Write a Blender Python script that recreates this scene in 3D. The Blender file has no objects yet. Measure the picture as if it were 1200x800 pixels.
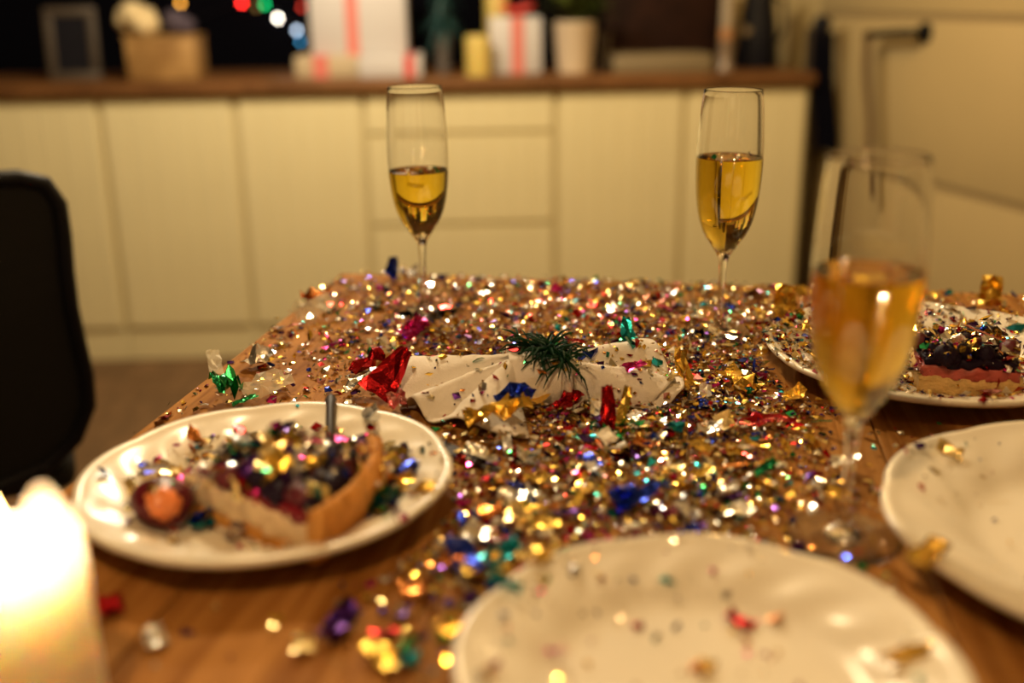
import bpy, bmesh, math, random
from math import sin, cos, pi, sqrt, atan2, radians
from mathutils import Vector, Matrix, noise
from mathutils.bvhtree import BVHTree

random.seed(11)
R = random.Random(5)
scene = bpy.context.scene
C = scene.collection

# ------------------------------------------------------------------ camera, world, exposure
PITCH, ROLL, FPX = 0.315, -0.0137, 1250.0
cam_d = bpy.data.cameras.new('camera')
cam = bpy.data.objects.new('camera', cam_d); C.objects.link(cam)
r0 = Vector((1, 0, 0)); u0 = Vector((0, sin(PITCH), cos(PITCH))); f0 = Vector((0, cos(PITCH), -sin(PITCH)))
rr = cos(ROLL)*r0 + sin(ROLL)*u0; uu = -sin(ROLL)*r0 + cos(ROLL)*u0
M = Matrix((rr, uu, -f0)).transposed().to_4x4(); M.translation = Vector((0, 0, 1.073))
cam.matrix_world = M
cam_d.sensor_width = 36.0; cam_d.lens = 36.0*FPX/1200
cam_d.clip_start = 0.02; cam_d.clip_end = 40
cam_d.dof.use_dof = True; cam_d.dof.focus_distance = 0.915; cam_d.dof.aperture_fstop = 1.9
cam_d.dof.aperture_blades = 7; cam_d.dof.aperture_rotation = 0.3
scene.camera = cam

w = bpy.data.worlds.new('world'); scene.world = w; w.use_nodes = True
w.node_tree.nodes['Background'].inputs[0].default_value = (0.02, 0.015, 0.01, 1)
w.node_tree.nodes['Background'].inputs[1].default_value = 0.3
scene.view_settings.view_transform = 'Standard'; scene.view_settings.look = 'None'
scene.view_settings.gamma = 1; scene.view_settings.use_curve_mapping = False
scene.view_settings.exposure = 0.26
scene.cycles.max_bounces = 14; scene.cycles.transmission_bounces = 14
scene.cycles.transparent_max_bounces = 16; scene.cycles.glossy_bounces = 5; scene.cycles.diffuse_bounces = 4
scene.cycles.use_denoising = True

# unseen overhead lamps, the last two added as front fill: x, y, z of the bulb, watts, colour, bulb radius (built further down)
WHITE = (1.0, 0.85, 0.62); KEY = (1.0, 0.76, 0.43); WARM = (1.0, 0.66, 0.28); WARMER = (1.0, 0.62, 0.27)
UNSEEN_LAMPS = [(-0.46, 2.50, 1.66, 32, WHITE, 0.035),
            (0.60, 2.30, 1.55, 11, WARM, 0.035),
            (-0.34, 1.90, 1.95, 60, KEY, 0.035),
            (-0.20, -0.12, 1.95, 24, WARMER, 0.04),
            (0.75, -0.25, 1.95, 3, WARMER, 0.04)]

# ------------------------------------------------------------------ helpers
def obj(name, me, mat=None, parent=None, loc=None, rot=None):
    o = bpy.data.objects.new(name, me); C.objects.link(o)
    if mat is not None and me is not None:
        for m in (mat if isinstance(mat, (list, tuple)) else [mat]): me.materials.append(m)
    if parent is not None: o.parent = parent
    if loc is not None: o.location = loc
    if rot is not None: o.rotation_euler = rot
    return o

def tag(o, label=None, cat=None, group=None, kind=None):
    if label: o['label'] = label
    if cat: o['category'] = cat
    if group: o['group'] = group
    if kind: o['kind'] = kind
    return o

def empty(name, loc=(0, 0, 0), rz=0.0):
    o = bpy.data.objects.new(name, None); C.objects.link(o); o.empty_display_size = 0.05
    o.location = loc; o.rotation_euler = (0, 0, rz); return o

class MB:
    def __init__(s): s.v = []; s.f = []; s.mi = []; s.cur = 0
    def add(s, vs, fs):
        b = len(s.v); s.v += [tuple(p) for p in vs]
        for q in fs: s.f.append(tuple(b+i for i in q)); s.mi.append(s.cur)
    def box(s, x0, x1, y0, y1, z0, z1, bev=0.0, seg=2):
        if bev <= 0:
            s.add([(x0,y0,z0),(x1,y0,z0),(x1,y1,z0),(x0,y1,z0),(x0,y0,z1),(x1,y0,z1),(x1,y1,z1),(x0,y1,z1)],
                  [(0,3,2,1),(4,5,6,7),(0,1,5,4),(1,2,6,5),(2,3,7,6),(3,0,4,7)]); return
        bm = bmesh.new(); bmesh.ops.create_cube(bm, size=1)
        for v in bm.verts:
            v.co = Vector(((x0+x1)/2+v.co.x*(x1-x0), (y0+y1)/2+v.co.y*(y1-y0), (z0+z1)/2+v.co.z*(z1-z0)))
        bmesh.ops.bevel(bm, geom=bm.edges[:], offset=bev, segments=seg, affect='EDGES', profile=0.5)
        bm.verts.index_update()
        s.add([v.co for v in bm.verts], [[v.index for v in f.verts] for f in bm.faces]); bm.free()
    def lathe(s, prof, n=48, c=(0, 0, 0), rad=None, zf=None):
        # prof: list of (r,z); r==0 ends become poles
        rings = []; vs = []; fs = []
        for (r_, z_) in prof:
            if r_ <= 1e-9:
                rings.append([len(vs)]); vs.append((c[0], c[1], c[2]+z_))
            else:
                ring = []
                for k in range(n):
                    a = 2*pi*k/n
                    q = r_*(rad(a, r_) if rad else 1); dz = zf(a, r_) if zf else 0
                    ring.append(len(vs)); vs.append((c[0]+q*cos(a), c[1]+q*sin(a), c[2]+z_+dz))
                rings.append(ring)
        for a, b in zip(rings, rings[1:]):
            if len(a) == 1 and len(b) == 1: continue
            for k in range(n):
                k2 = (k+1) % n
                if len(a) == 1: fs.append((a[0], b[k2], b[k]))
                elif len(b) == 1: fs.append((a[k], a[k2], b[0]))
                else: fs.append((a[k], a[k2], b[k2], b[k]))
        s.add(vs, fs)
    def tube(s, pts, rads, n=8, closed=False, cap=True):
        pts = [Vector(p) for p in pts]; m = len(pts)
        if not isinstance(rads, (list, tuple)): rads = [rads]*m
        vs = []; fs = []; up = None
        for i in range(m):
            if closed: t = pts[(i+1) % m]-pts[i-1]
            else: t = pts[min(i+1, m-1)]-pts[max(i-1, 0)]
            t.normalize()
            if up is None:
                up = Vector((0, 0, 1)) if abs(t.z) < 0.9 else Vector((1, 0, 0))
            a = t.cross(up); a.normalize(); b = a.cross(t); b.normalize(); up = b
            for k in range(n):
                an = 2*pi*k/n; vs.append(pts[i]+rads[i]*(cos(an)*a+sin(an)*b))
        for i in range(m if closed else m-1):
            j = (i+1) % m
            for k in range(n):
                k2 = (k+1) % n; fs.append((i*n+k, j*n+k, j*n+k2, i*n+k2))
        if not closed and cap:
            fs.append(tuple(range(n))); fs.append(tuple((m-1)*n+k for k in reversed(range(n))))
        s.add(vs, fs)
    def grid(s, fn, nu, nv):
        vs = [fn(i/(nu-1), j/(nv-1)) for j in range(nv) for i in range(nu)]
        fs = [(j*nu+i, j*nu+i+1, (j+1)*nu+i+1, (j+1)*nu+i) for j in range(nv-1) for i in range(nu-1)]
        s.add(vs, fs)
    def thick_grid(s, fn, nu, nv, th):
        P = [[Vector(fn(i/(nu-1), j/(nv-1))) for i in range(nu)] for j in range(nv)]
        N = []
        for j in range(nv):
            row = []
            for i in range(nu):
                du = P[j][min(i+1, nu-1)]-P[j][max(i-1, 0)]; dv = P[min(j+1, nv-1)][i]-P[max(j-1, 0)][i]
                n_ = du.cross(dv); n_.normalize(); row.append(n_)
            N.append(row)
        b = nu*nv; vs = [P[j][i] for j in range(nv) for i in range(nu)]+[P[j][i]-N[j][i]*th for j in range(nv) for i in range(nu)]
        fs = []
        for j in range(nv-1):
            for i in range(nu-1):
                a = j*nu+i; q = (a, a+1, a+nu+1, a+nu); fs.append(q); fs.append(tuple(b+x for x in reversed(q)))
        for j in range(nv-1):
            for i in (0, nu-1):
                a = j*nu+i; q = (a, a+nu, b+a+nu, b+a); fs.append(q if i == 0 else q[::-1])
        for i in range(nu-1):
            for j in (0, nv-1):
                a = j*nu+i; q = (a, b+a, b+a+1, a+1); fs.append(q if j == 0 else q[::-1])
        s.add(vs, fs)
    def blob(s, c, rad, sc=(1, 1, 1), nz=0.15, f=3.0, n=14, m=8, seed=0):
        prof = []
        vs = [(c[0], c[1], c[2]-rad*sc[2])]; fs = []
        for j in range(1, m):
            ph = -pi/2+pi*j/m
            for k in range(n):
                a = 2*pi*k/n; d = Vector((cos(ph)*cos(a), cos(ph)*sin(a), sin(ph)))
                q = rad*(1+nz*noise.noise(d*f+Vector((seed*7.1, seed*3.3, 0))))
                vs.append((c[0]+d.x*q*sc[0], c[1]+d.y*q*sc[1], c[2]+d.z*q*sc[2]))
        vs.append((c[0], c[1], c[2]+rad*sc[2])); T = len(vs)-1
        for k in range(n):
            k2 = (k+1) % n
            fs.append((0, 1+k2, 1+k)); fs.append((T, 1+(m-2)*n+k, 1+(m-2)*n+k2))
            for j in range(m-2): fs.append((1+j*n+k, 1+j*n+k2, 1+(j+1)*n+k2, 1+(j+1)*n+k))
        s.add(vs, fs)
    def mesh(s, name, smooth=None):
        me = bpy.data.meshes.new(name); me.from_pydata(s.v, [], s.f); me.update()
        if any(s.mi): me.polygons.foreach_set('material_index', s.mi)
        if smooth is not None:
            me.polygons.foreach_set('use_smooth', [True]*len(me.polygons))
            if smooth < 179: me.set_sharp_from_angle(angle=radians(smooth))
        return me
    def build(s, name, mat, parent=None, smooth=None, loc=None, rot=None):
        return obj(name, s.mesh(name, smooth), mat, parent, loc, rot)

# ------------------------------------------------------------------ materials
def newmat(name):
    m = bpy.data.materials.new(name); m.use_nodes = True
    return m, m.node_tree, m.node_tree.nodes['Principled BSDF']

def setp(b, **k):
    names = dict(col='Base Color', rough='Roughness', metal='Metallic', spec='Specular IOR Level', trans='Transmission Weight',
                 ior='IOR', sss='Subsurface Weight', sssr='Subsurface Radius', ssss='Subsurface Scale', coat='Coat Weight',
                 coatr='Coat Roughness', ecol='Emission Color', estr='Emission Strength', sheen='Sheen Weight', alpha='Alpha')
    for a, v in k.items():
        if a in ('col', 'ecol') and len(v) == 3: v = (*v, 1)
        b.inputs[names[a]].default_value = v

def plain(name, col, rough=0.5, var=0.12, scale=20.0, bump=0.0, bscale=200.0, **k):
    m, nt, b = newmat(name); setp(b, col=col, rough=rough, **k)
    tc = nt.nodes.new('ShaderNodeTexCoord')
    if var > 0:
        n = nt.nodes.new('ShaderNodeTexNoise'); n.inputs['Scale'].default_value = scale; n.inputs['Detail'].default_value = 4
        r = nt.nodes.new('ShaderNodeMapRange'); r.inputs[3].default_value = 1-var; r.inputs[4].default_value = 1+var
        mx = nt.nodes.new('ShaderNodeMix'); mx.data_type = 'RGBA'; mx.blend_type = 'MULTIPLY'; mx.inputs[0].default_value = 1
        mx.inputs[6].default_value = (*col, 1)
        nt.links.new(tc.outputs['Object'], n.inputs['Vector']); nt.links.new(n.outputs['Fac'], r.inputs[0])
        nt.links.new(r.outputs[0], mx.inputs[7]); nt.links.new(mx.outputs[2], b.inputs['Base Color'])
    if bump > 0:
        n2 = nt.nodes.new('ShaderNodeTexNoise'); n2.inputs['Scale'].default_value = bscale; n2.inputs['Detail'].default_value = 3
        bp = nt.nodes.new('ShaderNodeBump'); bp.inputs['Strength'].default_value = bump; bp.inputs['Distance'].default_value = 0.002
        nt.links.new(tc.outputs['Object'], n2.inputs['Vector']); nt.links.new(n2.outputs['Fac'], bp.inputs['Height'])
        nt.links.new(bp.outputs[0], b.inputs['Normal'])
    return m

def wood(name, c1, c2, rough=0.4, sx=60.0, sy=3.0, bump=0.25, coat=0.0, spec=0.3):
    m, nt, b = newmat(name); setp(b, rough=rough, coat=coat, coatr=0.25, spec=spec)
    tc = nt.nodes.new('ShaderNodeTexCoord'); oi = nt.nodes.new('ShaderNodeObjectInfo')
    ad = nt.nodes.new('ShaderNodeVectorMath'); ad.operation = 'ADD'
    ml = nt.nodes.new('ShaderNodeMath'); ml.operation = 'MULTIPLY'; ml.inputs[1].default_value = 37.0
    nt.links.new(oi.outputs['Random'], ml.inputs[0]); nt.links.new(tc.outputs['Object'], ad.inputs[0]); nt.links.new(ml.outputs[0], ad.inputs[1])
    mp = nt.nodes.new('ShaderNodeMapping'); mp.inputs['Scale'].default_value = (sx, sy, sx)
    nt.links.new(ad.outputs[0], mp.inputs[0])
    n = nt.nodes.new('ShaderNodeTexNoise'); n.inputs['Scale'].default_value = 1.0; n.inputs['Detail'].default_value = 6; n.inputs['Distortion'].default_value = 1.2
    nt.links.new(mp.outputs[0], n.inputs['Vector'])
    n3 = nt.nodes.new('ShaderNodeTexNoise'); n3.inputs['Scale'].default_value = 5.0; nt.links.new(ad.outputs[0], n3.inputs['Vector'])
    cr = nt.nodes.new('ShaderNodeValToRGB'); cr.color_ramp.elements[0].position = 0.32; cr.color_ramp.elements[1].position = 0.68
    cr.color_ramp.elements[0].color = (*c1, 1); cr.color_ramp.elements[1].color = (*c2, 1)
    nt.links.new(n.outputs['Fac'], cr.inputs[0])
    mx = nt.nodes.new('ShaderNodeMix'); mx.data_type = 'RGBA'; mx.blend_type = 'MULTIPLY'; mx.inputs[0].default_value = 1
    mr = nt.nodes.new('ShaderNodeMapRange'); mr.inputs[3].default_value = 0.7; mr.inputs[4].default_value = 1.25
    nt.links.new(n3.outputs['Fac'], mr.inputs[0]); nt.links.new(cr.outputs[0], mx.inputs[6]); nt.links.new(mr.outputs[0], mx.inputs[7])
    nt.links.new(mx.outputs[2], b.inputs['Base Color'])
    bp = nt.nodes.new('ShaderNodeBump'); bp.inputs['Strength'].default_value = bump; bp.inputs['Distance'].default_value = 0.001
    nt.links.new(n.outputs['Fac'], bp.inputs['Height']); nt.links.new(bp.outputs[0], b.inputs['Normal'])
    return m

def emit(name, col, s):
    m, nt, b = newmat(name); setp(b, col=(0, 0, 0), ecol=col, estr=s, rough=0.6); return m

M_oak = wood('oak_tabletop', (0.22, 0.085, 0.018), (0.44, 0.21, 0.058), 0.6, 70, 4, 0.3, 0.0, 0.03)
M_floor = wood('floor_wood', (0.10, 0.055, 0.026), (0.19, 0.105, 0.05), 0.45, 40, 2)
M_worktop = wood('worktop_wood', (0.10, 0.042, 0.014), (0.20, 0.09, 0.03), 0.45, 5, 50)
M_boxwood = wood('box_wood', (0.26, 0.14, 0.045), (0.45, 0.27, 0.10), 0.5, 8, 60)
M_darkwood = wood('dark_wood', (0.010, 0.0035, 0.002), (0.026, 0.009, 0.005), 0.7, 8, 40, spec=0.1)
M_frame = plain('grey_brown_wood', (0.06, 0.045, 0.032), 0.5, 0.2, 30)
M_cream = plain('cream_paint', (0.72, 0.64, 0.38), 0.42, 0.05, 6, 0.05, 90)
M_creamin = plain('cream_carcass', (0.62, 0.53, 0.29), 0.55, 0.05, 6)
M_wallcream = plain('wall_cream', (0.44, 0.34, 0.16), 0.6, 0.06, 4, 0.08, 120)
M_doorcream = plain('door_cream', (0.42, 0.32, 0.155), 0.5, 0.05, 5)
M_doorline = plain('door_groove', (0.26, 0.19, 0.09), 0.6, 0.05, 5)
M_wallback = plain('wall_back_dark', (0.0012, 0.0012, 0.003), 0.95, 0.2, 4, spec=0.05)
M_ceiling = plain('ceiling_paint', (0.28, 0.22, 0.15), 0.8, 0.05, 4)
M_roomwall = plain('room_wall', (0.07, 0.05, 0.03), 0.8, 0.06, 3)
M_black = plain('black_plastic', (0.005, 0.005, 0.009), 0.5, 0.15, 60, spec=0.2)
M_mesh = plain('black_mesh_fabric', (0.013, 0.013, 0.014), 0.75, 0.25, 300, 0.5, 900, spec=0.2)
M_blackcloth = plain('black_cloth', (0.0025, 0.0025, 0.006), 0.95, 0.2, 50, 0.3, 500, spec=0.05)
M_blackmetal = plain('black_metal', (0.004, 0.004, 0.005), 0.5, 0.1, 40, spec=0.15)
M_brownstrip = plain('strip_brown', (0.10, 0.055, 0.02), 0.6, 0.15, 40)
M_gapsoil = plain('gap_shade_soil', (0.03, 0.02, 0.012), 0.6, 0.2, 20)  # dark brown for the gap's painted shade, shared with the plant soil
M_china = plain('white_china', (0.83, 0.77, 0.64), 0.24, 0.02, 8, spec=0.4)
M_cloth = plain('white_napkin_cloth', (0.80, 0.74, 0.66), 0.85, 0.05, 40, 0.35, 900, sheen=0.2)
M_silver = plain('steel', (0.62, 0.60, 0.56), 0.22, 0.1, 60, metal=1.0)
M_darksteel = plain('dark_steel', (0.022, 0.012, 0.008), 0.5, 0.1, 60, spec=0.15)
M_whitepaper = plain('white_paper', (0.52, 0.50, 0.50), 0.55, 0.04, 12)
M_creampaper = plain('cream_paper', (0.46, 0.37, 0.24), 0.55, 0.06, 12)
M_redribbon = plain('red_ribbon', (0.60, 0.05, 0.04), 0.4, 0.1, 30)
M_pinkribbon = plain('pink_ribbon', (0.62, 0.17, 0.14), 0.45, 0.1, 30)
M_yellow = plain('yellow_wax', (0.56, 0.43, 0.11), 0.45, 0.05, 15, sss=0.3, ssss=0.01)
M_pot = plain('white_pot', (0.70, 0.58, 0.42), 0.35, 0.05, 15)
M_leaf = plain('green_leaf', (0.07, 0.10, 0.015), 0.5, 0.3, 30)
M_tealleaf = plain('teal_needles', (0.006, 0.045, 0.045), 0.6, 0.3, 30)
M_needle = plain('fir_needle', (0.004, 0.034, 0.013), 0.55, 0.35, 200, spec=0.12)
M_twig = plain('twig', (0.10, 0.05, 0.02), 0.8, 0.2, 100)
M_fluff = plain('cream_fluff', (0.60, 0.48, 0.27), 0.9, 0.15, 30, 0.5, 120)
M_purple = plain('dusky_purple', (0.06, 0.045, 0.07), 0.8, 0.2, 30)
M_crust = plain('baked_crust', (0.64, 0.29, 0.055), 0.6, 0.35, 90, 0.6, 450)
M_sponge = plain('pale_sponge', (0.70, 0.46, 0.17), 0.75, 0.3, 160, 0.8, 500)
M_custard = plain('custard', (0.78, 0.58, 0.34), 0.5, 0.2, 90, 0.5, 250, sss=0.1, ssss=0.004)
M_jam = plain('red_jam', (0.20, 0.008, 0.016), 0.25, 0.4, 120, 0.4, 150)
M_pinkjam = plain('pink_filling', (0.46, 0.085, 0.065), 0.4, 0.6, 110, 0.5, 220)
M_berry = plain('dark_berry', (0.012, 0.005, 0.016), 0.4, 0.4, 120, 0.2, 300, spec=0.12)
M_redberry = plain('red_berry', (0.10, 0.006, 0.012), 0.35, 0.4, 100, 0.2, 300, spec=0.35)
M_flesh = plain('orange_flesh', (0.80, 0.24, 0.07), 0.3, 0.3, 90, 0.3, 200)
M_rubber = plain('caster_rubber', (0.01, 0.01, 0.01), 0.6, 0.1, 50)
M_sock = plain('lamp_metal', (0.05, 0.04, 0.03), 0.4, 0.1, 40, metal=0.8)

def glassmat(name, col=(1, 1, 1), ior=1.48, absorb=None, dens=0.0):
    m, nt, b = newmat(name); setp(b, col=col, rough=0.0, trans=1.0, ior=ior)
    if absorb:
        va = nt.nodes.new('ShaderNodeVolumeAbsorption'); va.inputs[0].default_value = (*absorb, 1); va.inputs[1].default_value = dens
        nt.links.new(va.outputs[0], nt.nodes['Material Output'].inputs['Volume'])
    return m
M_glass = glassmat('clear_glass')
M_wine = glassmat('sparkling_wine', ior=1.33, absorb=(0.985, 0.885, 0.03), dens=62)
M_wineorange = glassmat('deep_sparkling_wine', ior=1.33, absorb=(0.985, 0.83, 0.03), dens=62)

FOIL = {'gold': (0.80, 0.52, 0.09), 'pale gold': (0.92, 0.74, 0.36), 'silver': (0.86, 0.84, 0.80), 'red': (0.38, 0.008, 0.012),
        'blue': (0.015, 0.04, 0.42), 'green': (0.02, 0.30, 0.10), 'magenta': (0.50, 0.02, 0.20), 'pink': (0.85, 0.38, 0.40),
        'purple': (0.07, 0.02, 0.17), 'teal': (0.01, 0.26, 0.32), 'copper': (0.72, 0.27, 0.07), 'pearly white': (0.80, 0.74, 0.62)}
def foilmat(name, col):
    m, nt, b = newmat(name)
    pearl = name == 'pearly white'
    setp(b, col=col, rough=0.22 if not pearl else 0.3, metal=0.95 if not pearl else 0.0, spec=0.8)
    tc = nt.nodes.new('ShaderNodeTexCoord'); n = nt.nodes.new('ShaderNodeTexNoise'); n.inputs['Scale'].default_value = 420
    bp = nt.nodes.new('ShaderNodeBump'); bp.inputs['Strength'].default_value = 0.35; bp.inputs['Distance'].default_value = 0.001
    nt.links.new(tc.outputs['Object'], n.inputs['Vector']); nt.links.new(n.outputs['Fac'], bp.inputs['Height']); nt.links.new(bp.outputs[0], b.inputs['Normal'])
    return m
FM = {k: foilmat(k, v) for k, v in FOIL.items()}
def cellomat():
    m, nt, b = newmat('clear_film'); setp(b, col=(0.85, 0.80, 0.66), rough=0.12, spec=0.8, coat=0.6, coatr=0.05)
    tr = nt.nodes.new('ShaderNodeBsdfTransparent'); tr.inputs[0].default_value = (0.95, 0.93, 0.86, 1)
    mx = nt.nodes.new('ShaderNodeMixShader'); mx.inputs[0].default_value = 0.5
    nt.links.new(tr.outputs[0], mx.inputs[1]); nt.links.new(b.outputs[0], mx.inputs[2]); nt.links.new(mx.outputs[0], nt.nodes['Material Output'].inputs[0])
    return m
M_cello = cellomat()
m, nt, b = newmat('mixed_foil'); M_stuff = m
setp(b, rough=0.16, metal=0.95, spec=0.7)
at = nt.nodes.new('ShaderNodeAttribute'); at.attribute_name = 'foil_colour'; nt.links.new(at.outputs['Color'], b.inputs['Base Color'])

# ------------------------------------------------------------------ the room
def struct(name, mb, mat, parent=None, smooth=None, loc=None, rot=None):
    o = mb.build(name, mat, parent, smooth, loc, rot)
    if parent is None: o['kind'] = 'structure'
    return o

SBA = math.atan(0.04)                       # the sideboard and back wall are turned a little to the table's room axis
def sb(x, d=0.0):                           # point on the sideboard's front plane, d metres behind it
    return Vector((x - d*sin(SBA), 3.195 + 0.04*x + d*cos(SBA), 0))

b_ = MB(); b_.box(-2.6, 2.2, -1.6, 4.0, -0.06, -0.004); floor = struct('floor', b_, plain('subfloor', (0.05, 0.03, 0.015), 0.8))
for i in range(13):
    for j in range(2):
        bb = MB(); y = 1.5+i*0.15; x0, x1 = (-2.4, -0.75) if j == 0 else (-0.745, 0.95)
        if i % 2: x0, x1 = (-2.4, -1.1) if j == 0 else (-1.095, 0.95)
        bb.box(x0, x1, y+0.001, y+0.149, -0.004, 0.0, 0)
        bb.build('floor_board', M_floor, floor)
bb = MB(); bb.box(-2.55, 2.1, -1.55, 1.498, -0.004, -0.0005); bb.build('floor_covering', M_floor, floor)
b_ = MB(); b_.box(-2.6, 2.2, -1.6, 4.0, 2.6, 2.66); struct('ceiling', b_, M_ceiling)
b_ = MB(); b_.box(-2.6, -2.54, -1.6, 4.0, 0, 2.6); struct('wall_left', b_, M_roomwall)
b_ = MB(); b_.box(-2.6, 2.2, -1.6, -1.54, 0, 2.6); struct('wall_front', b_, M_roomwall)
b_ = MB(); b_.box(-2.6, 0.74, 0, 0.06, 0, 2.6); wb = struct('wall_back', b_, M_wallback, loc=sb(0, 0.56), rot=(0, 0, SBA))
bb = MB(); bb.box(0.74, 1.3, -0.004, 0.06, 0, 2.6); bb.build('painted_panel', M_wallcream, wb)
# side wall running towards the camera on the right; holds the door
SW = Vector((0.965, 3.42, 0)); SWA = math.atan2(-0.966, 0.26)
b_ = MB(); b_.box(-0.38, 5.2, 0.03, 0.09, 0, 2.6); struct('wall_right', b_, M_wallcream, loc=SW, rot=(0, 0, SWA))
door = empty('door_1', SW, SWA); door['kind'] = 'structure'
bb = MB(); bb.box(0.0, 1.55, 0.0, 0.028, 0.01, 2.1)
bb.build('door_leaf', M_doorline, door)
for z0, z1 in ((0.012, 0.565), (0.585, 0.992), (1.010, 2.09)):
    bb = MB(); bb.box(0.004, 1.546, -0.007, 0.002, z0, z1, 0.004); bb.build('door_panel', M_doorcream, door, smooth=40)
hd = MB(); hd.lathe([(0, 0), (0.027, 0), (0.027, 0.008), (0.014, 0.012), (0.012, 0.03), (0, 0.031)], 24)
h_ = hd.build('door_handle', M_blackmetal, door, smooth=40, loc=(0.532, -0.007, 0.962), rot=(pi/2, 0, 0))
lv = MB(); lv.tube([(0, 0, 0.03), (0, 0, 0.045), (-0.02, 0, 0.052), (-0.10, -0.005, 0.052), (-0.185, -0.012, 0.05)], [0.010, 0.011, 0.011, 0.011, 0.010], 12)
lv.build('lever', M_blackmetal, h_, smooth=50)
st = empty('brown_strip', SW, SWA)  # narrow brown strip below the lever tip
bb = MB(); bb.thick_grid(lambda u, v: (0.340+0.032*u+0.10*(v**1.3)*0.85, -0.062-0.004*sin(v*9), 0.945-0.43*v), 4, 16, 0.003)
bb.build('band', M_brownstrip, st, smooth=60)
bb = MB(); bb.tube([(0.356, -0.062+0.014*cos(a), 0.948+0.014*sin(a)) for a in [k*2*pi/14 for k in range(14)]], 0.004, 6, closed=True); bb.build('loop', M_brownstrip, st, smooth=60)
tag(st, 'narrow brown strip hanging down from the tip of the black door handle', 'brown_strip')

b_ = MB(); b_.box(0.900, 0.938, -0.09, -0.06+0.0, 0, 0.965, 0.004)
struct('gap_shade_1', b_, M_gapsoil, loc=sb(0, 0.16), rot=(0, 0, SBA))  # dark-coloured post stands in for the shaded gap beside the sideboard
tw = empty('hanging_cloth', sb(0.925, 0.0))
bb = MB(); bb.thick_grid(lambda u, v: (-0.035+0.066*u+0.03*v-0.006*sin(v*5)+(0.01*(1-v)*(0.5-u)), 0.012-0.014*sin(u*pi)-0.008*sin(u*8+1), 0.955-0.335*v-0.02*u*v), 12, 14, 0.006)
bb.build('cloth', M_blackcloth, tw, smooth=60)
bb = MB(); bb.lathe([(0, 0.03), (0.022, 0.022), (0.028, 0), (0.022, -0.022), (0.012, -0.035), (0.012, -0.055), (0, -0.055)], 18, (-0.008, 0.008, 0.975)); bb.build('knob', M_black, tw, smooth=50)
tag(tw, 'long narrow black cloth hanging from a round knob at the sideboard end', 'cloth')

# ------------------------------------------------------------------ sideboard cabinets and worktop
seams = [-1.97, -1.58, -1.189, -0.799, -0.426, 0.14, 0.524, 0.893]
cl = ['cream cabinet at the left end of the sideboard, mostly outside the frame', 'cream cabinet left of the one beneath the wooden box',
      'cream cabinet beneath the wooden box and fluffy bundle', 'cream cabinet left of the drawers, beneath the big white gift',
      'cream cabinet of stacked drawers behind the left far flute', 'cream cabinet right of the drawers, beneath the flowerpot',
      'cream cabinet at the right end of the sideboard, behind the right far flute']
for i in range(7):
    x0, x1 = seams[i], seams[i+1]; wd = (x1-x0)
    cb = empty('drawer_cabinet' if i == 4 else 'cabinet', sb(x0), SBA)
    tag(cb, cl[i], 'cabinet', 'cream cabinets under the worktop')
    bb = MB(); bb.box(0.001, wd-0.001, 0.011, 0.46, 0.10, 0.805); bb.build('body', M_creamin, cb)
    bb = MB(); bb.box(0.001, wd-0.001, 0.012, 0.03, 0.0, 0.098, 0.002); bb.build('plinth', M_cream, cb)
    def front(z0, z1, nm):
        bb = MB(); xa, xb = 0.009, wd-0.009
        n = max(2, round((xb-xa)/0.062)); st_ = (xb-xa)/n; prof = []
        for k in range(n):
            a = xa+k*st_; prof += [(a+0.002, 0.0022), (a+0.004, 0.0), (a+st_-0.004, 0.0), (a+st_-0.002, 0.0022)]
        vs = []; fs = []
        for (px, py) in prof: vs += [(px, py, z0), (px, py, z1), (px, 0.0105, z0), (px, 0.0105, z1)]
        for k in range(len(prof)-1):
            a, c = 4*k, 4*k+4
            fs += [(a, c, c+1, a+1), (a+2, a+3, c+3, c+2), (a+1, c+1, c+3, a+3), (a, a+2, c+2, c)]
        e = 4*(len(prof)-1); fs += [(0, 1, 3, 2), (e, e+2, e+3, e+1)]
        bb.add(vs, fs); return bb.build(nm, M_cream, cb)
    if i == 4:
        for z0, z1 in ((0.112, 0.405), (0.418, 0.678), (0.691, 0.797)): front(z0, z1, 'drawer_front')
    else: front(0.112, 0.797, 'door')
bb = MB(); bb.box(-2.0, 0.903, -0.025, 0.55, 0.807, 0.842, 0.004)
wt = bb.build('worktop', M_worktop, None, smooth=40, loc=sb(0), rot=(0, 0, SBA))
tag(wt, 'continuous brown wooden worktop running over the cream cabinets', 'worktop')
WT = 0.842

# ------------------------------------------------------------------ things on the worktop
def gift(x, d, wd, dp, ht, paper, ribbon, rx, rw, label, z=WT, bow=False, rz=0):
    p = sb(x, d); p.z = z; g = empty('gift_box', p, SBA+rz)
    bb = MB(); bb.box(-wd/2, wd/2, 0, dp, 0, ht, 0.004); bb.build('wrapping', paper, g, smooth=40)
    bb = MB(); e = 0.0015
    bb.box(rx-rw/2, rx+rw/2, -e, dp+e, 0.0, ht+e); bb.build('ribbon', ribbon, g)
    if bow:
        for s in (-1, 1):
            bb = MB(); bb.tube([(rx+s*0.045*(sin(a)**2)*1.1, dp/2-0.0+0.02*sin(2*a), ht+0.012+0.018*sin(a)) for a in [k*pi/10 for k in range(11)]], 0.008, 6)
            bb.build('bow_loop', M_redribbon, g, smooth=60)
    tag(g, label, 'gift', 'wrapped gifts on the worktop'); return g
gift(-0.44, 0.14, 0.285, 0.14, 0.27, M_whitepaper, M_pinkribbon, -0.018, 0.036, 'large white gift with a vertical red ribbon, standing on two flat gifts', z=WT+0.062)
gift(-0.535, 0.09, 0.19, 0.22, 0.062, M_creampaper, M_pinkribbon, -0.018, 0.045, 'flat cream gift with dull red ribbon under the left of the big gift')
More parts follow.
